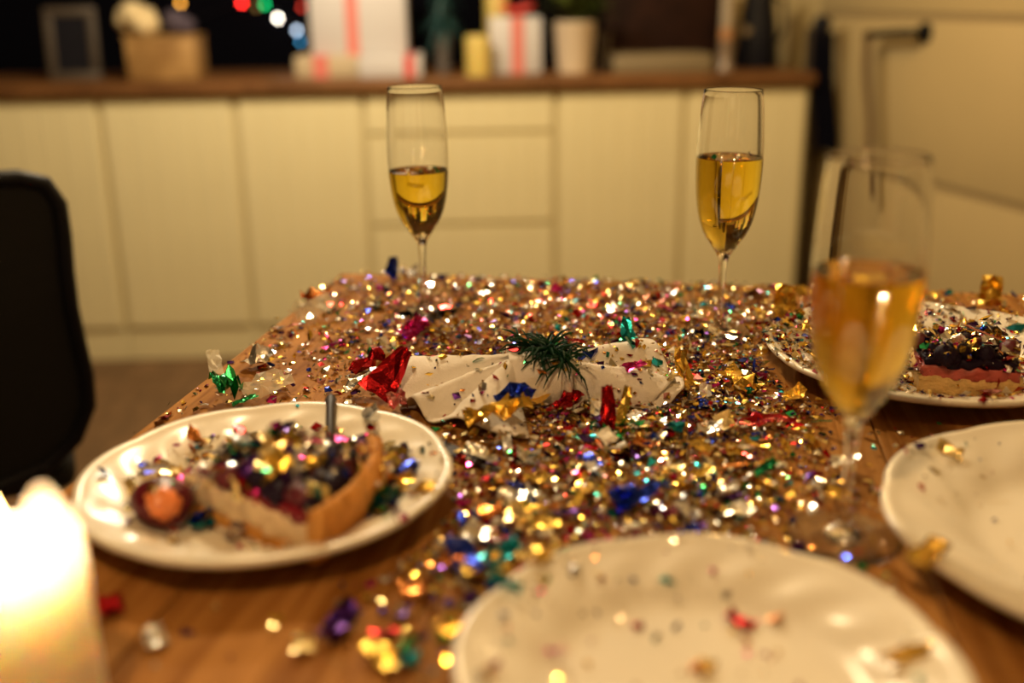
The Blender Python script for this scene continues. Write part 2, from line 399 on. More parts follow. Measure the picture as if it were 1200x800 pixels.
gift(-0.345, 0.06, 0.185, 0.22, 0.062, M_whitepaper, M_redribbon, 0.055, 0.028, 'flat white gift with bright red ribbon under right of the big gift')
gift(0.03, 0.14, 0.155, 0.12, 0.165, M_whitepaper, M_pinkribbon, 0.005, 0.038, 'small white gift with pink ribbon and red bow beside yellow pillar candle', bow=True)

def pillar(x, d, r_, h__, label):
    p = sb(x, d); p.z = WT; g = empty('pillar_candle', p)
    bb = MB(); bb.lathe([(0, 0), (r_, 0), (r_*1.0, h__-0.006), (r_*0.93, h__), (r_*0.6, h__-0.006), (0, h__-0.008)], 28); bb.build('wax', M_yellow, g, smooth=40)
    bb = MB(); bb.tube([(0, 0, h__-0.009), (0.001, 0, h__+0.008)], 0.0012, 6); bb.build('wick', M_black, g)
    tag(g, label, 'candle')
pillar(-0.086, 0.09, 0.037, 0.115, 'short yellow pillar candle left of the white and pink gift')
pillar(-0.022, 0.31, 0.036, 0.27, 'tall yellow pillar candle rising behind the white and pink gift')

p = sb(-1.294, 0.15); p.z = WT; g = empty('picture_frame', p, SBA); g.rotation_euler = (-0.10, 0, SBA+0.05)
for (x0, x1, z0, z1) in ((-0.075, 0.075, 0.0, 0.026), (-0.075, 0.075, 0.187, 0.212), (-0.075, -0.05, 0.026, 0.187), (0.05, 0.075, 0.026, 0.187)):
    bb = MB(); bb.box(x0, x1, 0, 0.018, z0, z1, 0.003); bb.build('frame_bar', M_frame, g, smooth=40)
bb = MB(); bb.box(-0.052, 0.052, 0.006, 0.012, 0.022, 0.19); bb.build('picture', M_black, g)
bb = MB(); bb.box(-0.02, 0.02, 0.018, 0.022, 0.0, 0.15); bb.build('easel_back', M_black, g)
tag(g, 'small dark picture frame standing at the left of the worktop', 'picture frame')

p = sb(-1.015, 0.08); p.z = WT; g = empty('wooden_box', p, SBA)
for (x0, x1, y0, y1, z0, z1, nm) in ((-0.10, 0.10, 0, 0.012, 0.002, 0.12, 'side_board'), (-0.10, 0.10, 0.128, 0.14, 0.002, 0.12, 'side_board'),
        (-0.10, -0.088, 0.012, 0.128, 0.002, 0.12, 'side_board'), (0.088, 0.10, 0.012, 0.128, 0.002, 0.12, 'side_board'), (-0.095, 0.095, 0.005, 0.135, 0.0, 0.008, 'bottom')):
    bb = MB(); bb.box(x0, x1, y0, y1, z0, z1, 0.002); bb.build(nm, M_boxwood, g, smooth=40)
bb = MB(); bb.box(-0.104, 0.104, -0.004, 0.144, 0.12, 0.128, 0.002); bb.build('lid', M_boxwood, g, smooth=40)
tag(g, 'light wooden box on the worktop below the cream fluffy bundle', 'box')
bb = MB()
for k in range(7):
    a = k*0.9; bb.blob((-1.09+0.03*cos(a), sb(-1.09, 0.13).y+0.025*sin(a), WT+0.128+0.034+0.013*(k % 3)), 0.034, nz=0.4, seed=k)
tag(bb.build('fluffy_bundle', M_fluff, None, smooth=180), 'pale cream fluffy bundle lying on the left of the wooden box', 'bundle')
bb = MB(); bb.blob((-0.985, sb(-0.985, 0.15).y, WT+0.128+0.036), 0.036, (1, 0.9, 1.05), nz=0.3, seed=20); bb.blob((-0.955, sb(-0.955, 0.15).y, WT+0.128+0.026), 0.026, nz=0.3, seed=21)
tag(bb.build('purple_bundle', M_purple, None, smooth=180), 'dusky purple bundle lying on the right of the wooden box', 'bundle')

def leaf_mesh(l, wd_, bend):
    mb = MB()
    def fn(u, v):
        t = v; q = wd_*sin(pi*min(1, 0.08+0.92*t))*0.5; return ((u-0.5)*2*q, l*t, -bend*t*t*l+abs(u-0.5)*0.15*wd_)
    mb.grid(fn, 3, 6); return mb
p = sb(-0.19, 0.19); p.z = WT; g = empty('small_tree', p)
bb = MB(); bb.lathe([(0, 0), (0.02, 0), (0.026, 0.115), (0.022, 0.118), (0, 0.115)], 20); bb.build('pot', plain('grey_pot', (0.10, 0.085, 0.075), 0.6, 0.1, 20), g, smooth=40)
bb = MB(); bb.tube([(0, 0, 0.11), (0.004, 0, 0.2), (0, 0, 0.32)], [0.006, 0.005, 0.003], 6); bb.build('stem', M_twig, g)
lm = leaf_mesh(0.075, 0.014, 0.5).mesh('leaf', 180); lm.materials.append(M_tealleaf)
for k in range(70):
    z = 0.13+0.22*(k/70); a = k*2.4; o = obj('leaf', lm, None, g, (0, 0, z), (0.25-0.9*R.random(), 0, a)); s = 1.25-0.8*(k/70); o.scale = (s, s, s)
tag(g, 'little dark teal tree in a slim grey pot behind the gifts', 'plant')

p = sb(0.207, 0.14); p.z = WT; g = empty('potted_plant', p)
bb = MB(); bb.lathe([(0, 0), (0.047, 0), (0.052, 0.01), (0.063, 0.143), (0.066, 0.146), (0.063, 0.15), (0.057, 0.147), (0.053, 0.13), (0, 0.13)], 32); bb.build('pot', M_pot, g, smooth=50)
bb = MB(); bb.lathe([(0.0535, 0.128), (0.0, 0.134)], 24); bb.build('soil', M_gapsoil, g)
lm = leaf_mesh(0.10, 0.03, 0.45).mesh('leaf', 180); lm.materials.append(M_leaf)
for k in range(46):
    a = k*2.4; o = obj('leaf', lm, None, g, (0.02*cos(a), 0.02*sin(a), 0.133+0.05*R.random()), (1.35-1.0*R.random(), 0, a-pi/2)); s = 0.7+0.5*R.random(); o.scale = (s, s, s)
tag(g, 'leafy green plant in a tapered off-white pot on the worktop', 'plant')

p = sb(0.296, 0.12); p.z = WT; 
bb = MB(); bb.lathe([(0, 0), (0.024, 0), (0.026, 0.004), (0.020, 0.05), (0.024, 0.12), (0.0225, 0.12), (0.0185, 0.05), (0.022, 0.008), (0, 0.008)], 28)
tag(bb.build('glass_vase', M_glass, None, smooth=60, loc=p), 'slim clear glass vase right of the off-white flowerpot', 'vase')

p = sb(0.51, 0.32); p.z = WT; g = empty('wooden_board', p, SBA); g.rotation_euler = (-0.12, 0, SBA)
bb = MB(); bb.box(-0.19, 0.19, 0, 0.022, 0, 0.30, 0.006); bb.build('panel', M_darkwood, g, smooth=40)
for x in (-0.12, 0.12):
    bb = MB(); bb.box(x-0.02, x+0.02, 0.022, 0.034, 0.02, 0.28, 0.002); bb.build('batten', M_darkwood, g, smooth=40)
tag(g, 'dark reddish brown wooden board leaning at the back behind the dull cream tray', 'board')
p = sb(0.47, 0.10); p.z = WT; g = empty('cream_tray', p, SBA)
bb = MB(); bb.box(-0.145, 0.145, 0, 0.16, 0, 0.012, 0.004); M_tray = plain('dull_cream_tray', (0.20, 0.155, 0.085), 0.6, 0.08, 15); bb.build('bottom', M_tray, g, smooth=40)
for (x0, x1, y0, y1) in ((-0.15, 0.15, -0.008, 0.002), (-0.15, 0.15, 0.158, 0.168), (-0.15, -0.14, 0.0, 0.16), (0.14, 0.15, 0.0, 0.16)):
    bb = MB(); bb.box(x0, x1, y0, y1, 0.0, 0.05, 0.004); bb.build('side', M_tray, g, smooth=40)
tag(g, 'low dull cream tray on the worktop in front of the dark wooden board', 'tray')
p = sb(0.666, 0.13); p.z = WT; g = empty('candlestick', p)
bb = MB(); bb.lathe([(0, 0), (0.03, 0), (0.03, 0.006), (0.021, 0.02), (0.02, 0.085), (0.022, 0.09), (0, 0.09)], 24); bb.build('holder', plain('dull_grey_glaze', (0.22, 0.16, 0.11), 0.3, 0.1, 20), g, smooth=50)
bb = MB(); bb.lathe([(0, 0.09), (0.0205, 0.09), (0.0205, 0.125), (0, 0.125)], 24); bb.build('orange_band', plain('orange_brown_glaze', (0.40, 0.20, 0.09), 0.3, 0.1, 20), g, smooth=50)
bb = MB(); bb.lathe([(0, 0.125), (0.019, 0.125), (0.018, 0.30), (0, 0.302)], 24); bb.build('candle_stick', plain('greyish_wax', (0.33, 0.27, 0.19), 0.5, 0.1, 20), g, smooth=50)
tag(g, 'tall pale candle in an orange-banded holder left of the black pot', 'candle')
p = sb(0.79, 0.24); p.z = WT; g = empty('black_pot', p)
bb = MB(); bb.lathe([(0, 0), (0.066, 0), (0.07, 0.01), (0.058, 0.12), (0.046, 0.2), (0.043, 0.24), (0.03, 0.25), (0, 0.252)], 32); bb.build('body', M_black, g, smooth=50)
bb = MB(); bb.lathe([(0, 0.012), (0.012, 0.01), (0.015, 0), (0.015, -0.006), (0, -0.006)], 18); bb.build('front_knob', plain('pale_knob', (0.30, 0.23, 0.14), 0.3, 0.1, 20), g, smooth=50, loc=(-0.046, -0.048, 0.112), rot=(pi/2, 0, -0.75))
bb = MB(); bb.tube([(0.05, 0.02, 0.21), (0.085, 0.03, 0.2), (0.09, 0.03, 0.11), (0.062, 0.02, 0.07)], 0.007, 8); bb.build('handle', M_black, g, smooth=60)
tag(g, 'black tapered pot with a pale round front knob at the worktop right', 'pot')

# string of coloured lights on the dark wall
wy = 0.545
sl = empty('string_lights', sb(-0.85, wy))
lights = [(-1.052, 1.059, 'amber', (1.0, 0.42, 0.05), 6), (-0.853, 1.056, 'red', (1, 0.02, 0.015), 16), (-0.778, 1.05, 'green', (0.0, 0.6, 0.15), 6),
          (-0.739, 1.006, 'white', (1.0, 0.88, 0.72), 14), (-0.68, 0.967, 'pale blue', (0.55, 0.68, 0.85), 6), (-0.671, 0.931, 'blue', (0.05, 0.30, 0.55), 3),
          (-0.658, 1.04, 'red', (0.7, 0.04, 0.02), 3), (-1.064, 1.0, 'copper', (0.6, 0.18, 0.06), 2), (-1.061, 0.978, 'red', (0.8, 0.02, 0.02), 2.5), (-0.807, 1.042, 'amber', (0.35, 0.18, 0.04), 1.5)]
base = sb(-0.85, wy)
for (x, z, cn, col, s) in lights:
    bb = MB(); q = sb(x, wy-0.02)-base
    bb.lathe([(0, -0.009), (0.005, -0.006), (0.007, 0), (0.005, 0.006), (0.0, 0.009)], 12, (q.x, q.y, z))
    o = bb.build('bulb', emit(cn+' bulb', col, s), sl, smooth=60); o['label'] = cn+' light bulb'
bb = MB(); pts = [(-1.2, 1.12), (-1.052, 1.07), (-1.064, 1.01), (-1.061, 0.988), (-0.95, 1.03), (-0.853, 1.066), (-0.807, 1.052), (-0.778, 1.06), (-0.739, 1.016), (-0.68, 0.977), (-0.671, 0.941), (-0.655, 0.99), (-0.658, 1.05), (-0.64, 1.15)]
bb.tube([tuple(sb(x, wy-0.014)-base+Vector((0, 0, z))) for x, z in pts], 0.0018, 6); bb.build('cord', M_black, sl)
tag(sl, 'string of coloured fairy lights against the dark wall left of the gifts', 'fairy lights')

# ------------------------------------------------------------------ office chair on the left
ch = empty('office_chair', (-0.876, 1.475, 0), 0.40)
out = [(-0.015, 0.872), (0.10, 0.872), (0.185, 0.869), (0.215, 0.858), (0.228, 0.83), (0.228, 0.79), (0.225, 0.74), (0.224, 0.69), (0.227, 0.64), (0.231, 0.59), (0.228, 0.545), (0.205, 0.50), (0.165, 0.468), (0.10, 0.452), (0.0, 0.448)]
def ysurf(x, z): return -0.225+0.9*x*x*0.6 - 0.10*(z-0.66)*(0.4) + 0.5*(z-0.66)**2*0.3
loop = [(x, ysurf(x, z), z) for x, z in out]+[(-x, ysurf(x, z), z) for x, z in reversed(out[1:-1])]
br = empty('backrest', (0, 0, -0.010)); br.parent = ch
bb = MB(); bb.tube(loop, 0.011, 10, closed=True); bb.build('rim', M_black, br, smooth=60)
bb = MB()
zs = [0.450+0.421*k/30 for k in range(31)]
def halfw(z):
    best = 0
    pr = out
    for (xa, za), (xb, zb) in zip(pr, pr[1:]):
        if (za-z)*(zb-z) <= 0 and za != zb: best = max(best, xa+(xb-xa)*(z-za)/(zb-za))
    return max(best, 0.01)
bb.thick_grid(lambda u, v: ((u-0.5)*2*halfw(0.4505+0.4205*v), ysurf((u-0.5)*2*halfw(0.4505+0.4205*v), 0.4505+0.4205*v), 0.4505+0.4205*v), 17, 31, 0.005)
bb.build('mesh_panel', M_mesh, br, smooth=60)
bb = MB(); bb.box(-0.22, 0.20, -0.19, 0.22, 0.41, 0.468, 0.022, 3); bb.build('seat', M_mesh, ch, smooth=60)
bb = MB(); bb.tube([(0, -0.20, 0.62), (0, -0.165, 0.50), (0, -0.14, 0.40), (0, 0, 0.385)], [0.02, 0.024, 0.024, 0.03], 8); bb.build('back_bracket', M_black, ch, smooth=60)
bb = MB(); bb.lathe([(0, 0.10), (0.03, 0.10), (0.03, 0.22), (0.018, 0.22), (0.018, 0.41), (0, 0.41)], 20); bb.build('gas_column', M_black, ch, smooth=50)
for k in range(5):
    a = 2*pi*k/5+0.3; lg = MB(); lg.tube([(0, 0, 0.13), (0.15*cos(a), 0.15*sin(a), 0.11), (0.29*cos(a), 0.29*sin(a), 0.075)], [0.025, 0.02, 0.015], 8)
    l_ = lg.build('leg', M_black, ch, smooth=60)
    cs = MB(); cs.lathe([(0, -0.014), (0.024, -0.014), (0.028, -0.008), (0.028, 0.008), (0.024, 0.014), (0, 0.014)], 18)
    cs.build('caster', M_rubber, l_, smooth=40, loc=(0.285*cos(a), 0.285*sin(a), 0.0295), rot=(pi/2, 0, a+0.4))
    cs = MB(); cs.tube([(0.285*cos(a), 0.285*sin(a), 0.028), (0.285*cos(a), 0.285*sin(a), 0.075)], 0.006, 6); cs.build('caster_pin', M_black, l_)
tag(ch, 'black office chair with a rounded mesh backrest left of the table', 'chair')

# ------------------------------------------------------------------ the table
TZ = 0.75
P0 = Vector((-0.208, 1.271, 0)); TA = radians(-10)
def tl(u, v): return P0+Vector((cos(TA)*u+sin(TA)*v, sin(TA)*u-cos(TA)*v, 0))     # u to the right along the far edge, v towards the camera
tb = empty('dining_table', P0, TA)
tag(tb, 'oiled oak dining table strewn with foil confetti', 'table')
BW = 0.142
for k in range(11):
    bb = MB(); bb.box(k*BW+0.0006, (k+1)*BW-0.0006, -1.12, 0, TZ-0.032, TZ, 0.0012, 1); bb.build('tabletop_board', M_oak, tb)
TW = 11*BW
bb = MB(); bb.box(0.06, TW-0.06, -0.085, -0.06, TZ-0.12, TZ-0.033); bb.build('apron', M_oak, tb)
bb = MB(); bb.box(0.06, TW-0.06, -1.06, -1.035, TZ-0.12, TZ-0.033); bb.build('apron', M_oak, tb)
bb = MB(); bb.box(0.06, 0.085, -1.035, -0.085, TZ-0.12, TZ-0.033); bb.build('apron', M_oak, tb)
bb = MB(); bb.box(TW-0.085, TW-0.06, -1.035, -0.085, TZ-0.12, TZ-0.033); bb.build('apron', M_oak, tb)
for u in (0.088, TW-0.158):
    for v in (0.088, 0.962):
        bb = MB(); bb.box(u, u+0.07, -v-0.07, -v, 0, TZ-0.033, 0.004); bb.build('leg', M_oak, tb, smooth=40)

# ------------------------------------------------------------------ plates
drop = []                                       # solid things confetti can come to rest on: (object, name)
def plate(x, y, rad, rot, label):
    prof = [(0, .0030), (.50, .0030), (.545, .0), (.60, .0012), (.66, .0065), (.82, .0135), (.955, .0192), (.985, .0210), (1.0, .0235), (1.0, .0252), (.985, .0266), (.962, .0262), (.945, .0248),
            (.90, .0228), (.86, .0212), (.82, .0196), (.78, .0178), (.74, .0158), (.70, .0132), (.665, .0102), (.63, .0078), (.58, .0066), (.50, .0062), (.3, .006), (0, .006)]
    nl = 8
    def sc(a, r_):
        q = r_/rad; t = max(0, (q-0.6)/0.4)
        return 1+t*0.020*(abs(cos(nl/2*(a+rot)))**0.7-0.72)
    def zf(a, r_):
        q = r_/rad
        if q < 0.62: return 0
        t = min(1, (q-0.62)/0.3)
        e = 0.0013*sin(nl*2*(a+rot)+14*q)*max(0, sin(pi*min(1, max(0, (q-0.66)/0.26))))
        return e+t*0.0010*(abs(cos(nl/2*(a+rot)))-0.6)
    bb = MB(); bb.lathe([(r_*rad, z*1.0) for r_, z in prof], 168, rad=lambda a, r_: sc(a, r_), zf=zf)
    o = bb.build('plate', M_china, None, smooth=70, loc=(x, y, TZ+0.0002))
    tag(o, label, 'plate', 'white scalloped plates on the table'); drop.append((o, label)); return o
PL = plate(-0.163, 0.645, 0.122, 0.1, 'white scalloped plate with a tart slice, left of the napkin')
PR = plate(0.366, 0.886, 0.140, 0.25, 'white scalloped plate with a tart slice, behind the near right flute')
PF = plate(0.089, 0.431, 0.119, 0.2, 'white scalloped plate without food, nearest the camera at bottom centre')
PG = plate(0.374, 0.557, 0.153, 0.0, 'white scalloped plate cut by the right edge, in front of the near flute')
PZ = TZ+0.0064

# ------------------------------------------------------------------ tart slices
def prism(name, outl, z0, z1, mat, parent, nz=0.0015, inset=0.0, seed=0, nr=5, sub=10):
    cx = sum(p[0] for p in outl)/len(outl); cy = sum(p[1] for p in outl)/len(outl); ring = []
    for (a, b) in zip(outl, outl[1:]+outl[:1]):
        n = max(1, int(sqrt((a[0]-b[0])**2+(a[1]-b[1])**2)/0.0035))
        for k in range(n): ring.append((a[0]+(b[0]-a[0])*k/n, a[1]+(b[1]-a[1])*k/n))
    N = len(ring); vs = []; fs = []
    def pt(i, t, z, j):
        x, y = ring[i]; d = Vector((x-cx, y-cy, 0)); L = d.length; d /= max(L, 1e-6)
        q = noise.noise(Vector((x*170+seed, y*170, z*170)))*nz+noise.noise(Vector((x*500+seed, y*500, z*500)))*nz*0.5
        s_ = 1-t; e = inset*(1 if j else 0)
        return (cx+(x-cx)*s_+d.x*(q-e*s_)*s_, cy+(y-cy)*s_+d.y*(q-e*s_)*s_, z+noise.noise(Vector((x*s_*140+seed, y*s_*140, 3)))*nz*(0.9 if j else 0))
    rows = [(0.98, z0, 0), (0.0, z0, 0)]+[(0.0, z0+(z1-z0)*k/nr, k) for k in range(1, nr+1)]+[(0.06, z1+0.0008, nr), (0.3, z1+0.001, nr), (0.6, z1+0.001, nr), (0.98, z1+0.001, nr)]
    for (t, z, j) in rows: vs += [pt(i, t, z, j) for i in range(N)]
    for r_ in range(len(rows)-1):
        for i in range(N):
            i2 = (i+1) % N; fs.append((r_*N+i, r_*N+i2, (r_+1)*N+i2, (r_+1)*N+i))
    bb = MB(); bb.add(vs, fs); return bb.build(name, mat, parent, smooth=180)

def berry_mesh(seed, mat):
    bb = MB(); bb.blob((0, 0, 0), 1.0, (1, 1, 0.9), nz=0.22, f=2.0, n=12, m=7, seed=seed); me = bb.mesh('berry', 180); me.materials.append(mat); return me
BER = [berry_mesh(1, M_berry), berry_mesh(2, M_berry), berry_mesh(3, M_redberry)]

# left slice: tip to the left, fluted crust to the right
T = Vector((-0.222, 0.630)); A0, A1, RT = radians(-36), radians(16), 0.134
tart = empty('tart_slice', (T.x, T.y, PZ))
tag(tart, 'berry tart slice with a fluted golden crust on the left plate', 'tart')
arc = [(RT*cos(A0+(A1-A0)*k/14), RT*sin(A0+(A1-A0)*k/14)) for k in range(15)]
drop.append((prism('base_crust', [(0.004, -0.001)]+[(x*0.975, y*0.975) for x, y in arc], 0.0, 0.007, M_crust, tart, 0.0012), 'left tart'))
o = prism('custard', [(0.008, -0.002)]+[(x*0.93, y*0.93) for x, y in arc], 0.0068, 0.024, M_custard, tart, 0.003, seed=4); drop.append((o, 'left tart'))
o = prism('jam', [(0.022, -0.004)]+[(x*0.91, y*0.91) for x, y in arc], 0.0235, 0.029, M_jam, tart, 0.003, seed=9); drop.append((o, 'left tart'))
vs = []; fs = []; n = 220
for k in range(n+1):
    a = A0+(A1-A0)*k/n; fl = 0.0052*abs(sin(16*pi*k/n))**0.7-0.0036
    cr = noise.noise(Vector((k*0.15, 2, 0)))*0.0012
    for (rr_, z) in ((RT-0.010, 0.001), (RT-0.004+fl*0.3, 0.0), (RT-0.002+fl, 0.010), (RT+0.001+fl*1.1, 0.024), (RT+0.002+fl, 0.033+cr), (RT-0.001+fl*0.6, 0.0365+cr), (RT-0.006, 0.0345+cr), (RT-0.009, 0.024)):
        vs.append((rr_*cos(a), rr_*sin(a), z))
for k in range(n):
    for j in range(8):
        j2 = (j+1) % 8; fs.append((k*8+j, k*8+j2, (k+1)*8+j2, (k+1)*8+j))
fs.append(tuple(reversed(range(8)))); fs.append(tuple(n*8+j for j in range(8)))
bb = MB(); bb.add(vs, fs); o = bb.build('fluted_crust', M_crust, tart, smooth=60); drop.append((o, 'left tart'))
for k in range(62):
    for _ in range(30):
        a = R.uniform(A0+0.07, A1-0.05); q = RT*(0.20+0.69*sqrt(R.random())); x, y = q*cos(a), q*sin(a)
        if q*sin(min(a-A0, A1-a)) > 0.005: break
    s = R.uniform(0.0065, 0.0095)
    o = obj('berry', BER[0 if k % 3 else 2], None, tart, (x, y, 0.030+s*R.uniform(0.1, 0.6)), (R.random()*6, R.random()*6, R.random()*6)); o.scale = (s, s, s); drop.append((o, 'left tart'))
fr = empty('plum_piece', (-0.221, 0.606, PZ+0.0005))
tag(fr, 'dark red fruit piece with orange flesh at the left tip of the tart slice', 'fruit')
bb = MB(); bb.blob((0, 0, 0.016), 0.018, (1.05, 0.95, 0.9), nz=0.18, f=1.8, n=20, m=12, seed=5); drop.append((bb.build('skin', M_redberry, fr, smooth=180), 'left tart'))
bb = MB(); bb.blob((0.004, -0.0085, 0.0195), 0.0135, (0.85, 0.85, 0.8), nz=0.22, f=2.5, n=16, m=10, seed=6); bb.build('flesh', M_flesh, fr, smooth=180)

# right slice: cut face towards the camera
tart2 = empty('tart_slice', (0.372, 0.838, PZ)); q = [(0.334, 0.822), (0.372, 0.809), (0.410, 0.803), (0.419, 0.835), (0.424, 0.868), (0.388, 0.880), (0.352, 0.888), (0.341, 0.855)]
tag(tart2, 'tart slice with pink filling and foil-covered dark berries on the right plate', 'tart')
ol = [(x-0.372, y-0.838) for x, y in q]
drop.append((prism('sponge', ol, 0.0, 0.0135, M_sponge, tart2, 0.0036, seed=2), 'right tart'))
o = prism('pink_filling', [(x*0.95, y*0.95) for x, y in ol], 0.013, 0.0225, M_pinkjam, tart2, 0.0035, seed=3); drop.append((o, 'right tart'))
o = prism('berry_layer', [(x*0.90, y*0.90) for x, y in ol], 0.022, 0.029, M_berry, tart2, 0.0045, seed=6); drop.append((o, 'right tart'))
for k in range(22):
    x, y = R.uniform(-0.036, 0.042), R.uniform(-0.026, 0.036); s = R.uniform(0.006, 0.009)
    o = obj('berry', BER[k % 3 if k % 2 else 0], None, tart2, (x, y, 0.029+s*R.uniform(0.1, 0.7)), (R.random()*6, R.random()*6, R.random()*6)); o.scale = (s, s, s); drop.append((o, 'right tart'))

# ------------------------------------------------------------------ cutlery
def fork(x, y, z, rz, tilt, mat, label, knife=False, L=0.15, slim=1.0):
    g = empty('table_knife' if knife else 'cake_fork', (x, y, z), rz); g.rotation_euler = (0, tilt, rz)
    bb = MB(); W = lambda t: 0.0028+0.0032*max(0, 1-abs(t-0.12)/0.14)
    bb.thick_grid(lambda u, v: (L*0.62*v, (u-0.5)*2*W(v)*slim, 0.0032+0.0012*cos((u-0.5)*pi)+0.002*sin(v*pi)), 7, 18, 0.0022); bb.build('handle', mat, g, smooth=60)
    if knife:
        bb = MB(); bb.thick_grid(lambda u, v: (L*0.60+L*0.45*v, (u-0.45)*0.013*(1-max(0, v-0.75)*3.2*u), 0.0028), 5, 10, 0.0012); bb.build('blade', mat, g, smooth=60)
    else:
        bb = MB(); bb.thick_grid(lambda u, v: (L*0.60+0.028*v, (u-0.5)*2*(0.0028+0.0072*v**0.8), 0.0035+0.0012*v), 7, 8, 0.0016); bb.build('head', mat, g, smooth=60)
        for k in range(3):
            yy = -0.0075+0.0075*k; bb = MB(); bb.box(L*0.60+0.026, L*0.60+0.05, yy-0.0022, yy+0.0022, 0.0028, 0.0045, 0.0006); bb.build('tine', mat, g, smooth=50)
    tag(g, label, 'cutlery'); return g
fork(-0.138, 0.812, TZ+0.0006, radians(-44), 0, M_darksteel, 'dark knife handle poking out from under the napkin beside the left plate', knife=True, L=0.17)
fork(0.262, 0.795, TZ+0.0275, radians(28), 0.13, M_silver, 'silver cake fork on the right plate left of its tart slice')
fork(-0.140, 0.768, TZ+0.026, radians(-82), 0.13, M_darksteel, 'dark cake fork resting across the far rim of the left plate', L=0.11, slim=0.6)

# ------------------------------------------------------------------ napkin, sprig
nap = empty('napkin', (0.022, 0.84, TZ)); tag(nap, 'white cloth napkin gathered by a cloth band at the table centre', 'napkin')
def cat(P, t):
    n = len(P)-1; x = min(max(t, 0), 1)*n; i = min(int(x), n-1); f = x-i
    p0, p1, p2, p3 = P[max(i-1, 0)], P[i], P[i+1], P[min(i+2, n)]
    return 0.5*((2*p1)+(p2-p0)*f+(2*p0-5*p1+4*p2-p3)*f*f+(3*p1-p0-3*p2+p3)*f**3)
def fan(name, throat, end, sag, seed, mid=None):
    A = [Vector(p) for p in throat]; B = [Vector(p) for p in end]
    Mi = [Vector(p) for p in mid] if mid else None
    def fn(u, v):
        a, b = cat(A, v), cat(B, v)
        if Mi:
            m_ = cat(Mi, v); p = a*(1-u)*(1-2*u)+m_*4*u*(1-u)+b*u*(2*u-1)
        else: p = a.lerp(b, u)
        e = u*(1-u)*4
        p = p+Vector((0, 0, 1))*(sag*e+0.0022*u*noise.noise(Vector((u*6+seed, v*8, 0)))+0.0012*noise.noise(Vector((u*14, v*22+seed, 1))))
        p.z = max(p.z, TZ+0.0022)
        return p-Vector((0.022, 0.84, TZ))
    bb = MB(); bb.thick_grid(fn, 30, 64, 0.0014)
    o = bb.build(name, M_cloth, nap, smooth=180); drop.append((o, 'napkin')); return o
z = TZ
fan('left_fold', [(0.004, 0.820, z+.004), (0.002, 0.821, z+.032), (0.0, 0.828, z+.037), (0.0, 0.834, z+.016), (0.0, 0.839, z+.034), (0.0, 0.845, z+.014), (0.0, 0.850, z+.034), (0.002, 0.857, z+.026), (0.004, 0.86, z+.004)],
    [(0.012, 0.744, z+.003), (-0.016, 0.752, z+.006), (-0.044, 0.765, z+.012), (-0.066, 0.781, z+.002), (-0.080, 0.797, z+.017), (-0.093, 0.816, z+.002), (-0.092, 0.845, z+.021), (-0.090, 0.873, z+.024), (-0.086, 0.893, z+.003)], 0.0, 3,
    mid=[(0.008, 0.786, z+.004), (-0.008, 0.790, z+.022), (-0.024, 0.797, z+.027), (-0.035, 0.808, z+.004), (-0.041, 0.818, z+.026), (-0.048, 0.830, z+.004), (-0.048, 0.847, z+.026), (-0.046, 0.866, z+.027), (-0.042, 0.878, z+.003)])
fan('right_fold', [(0.042, 0.822, z+.004), (0.044, 0.823, z+.030), (0.046, 0.829, z+.036), (0.046, 0.836, z+.026), (0.046, 0.841, z+.033), (0.046, 0.846, z+.022), (0.046, 0.851, z+.034), (0.044, 0.857, z+.028), (0.042, 0.86, z+.004)],
    [(0.112, 0.806, z+.003), (0.120, 0.809, z+.014), (0.133, 0.825, z+.021), (0.137, 0.845, z+.010), (0.135, 0.865, z+.006), (0.136, 0.885, z+.012), (0.128, 0.908, z+.026), (0.118, 0.925, z+.022), (0.105, 0.936, z+.003)], 0.001, 8)
fan('under_fold', [(0.046, 0.823, z+.003), (0.047, 0.825, z+.012), (0.047, 0.84, z+.014), (0.047, 0.855, z+.004)],
    [(0.118, 0.802, z+.003), (0.138, 0.815, z+.014), (0.144, 0.85, z+.012), (0.14, 0.87, z+.003)], 0.0, 5)
bl = [(0.817, .003), (0.8140, .014), (0.8150, .029), (0.8205, .0395), (0.832, .0428), (0.848, .0422), (0.8595, .0385), (0.8645, .027), (0.865, .012), (0.863, .003)]
def bandf(u, v):
    n = len(bl)-1; x = v*n; i = min(int(x), n-1); f = x-i; yy = bl[i][0]+(bl[i+1][0]-bl[i][0])*f; zz = bl[i][1]+(bl[i+1][1]-bl[i][1])*f
    return (-0.0035+0.051*u+0.0015*sin(v*7)-0.022, yy-0.84+0.0012*cos(u*pi*2)-0.0012, zz+0.0012*sin(u*pi)*sin(v*pi))
bb = MB(); bb.thick_grid(bandf, 10, 40, 0.0014); o = bb.build('band', M_cloth, nap, smooth=70); drop.append((o, 'napkin'))

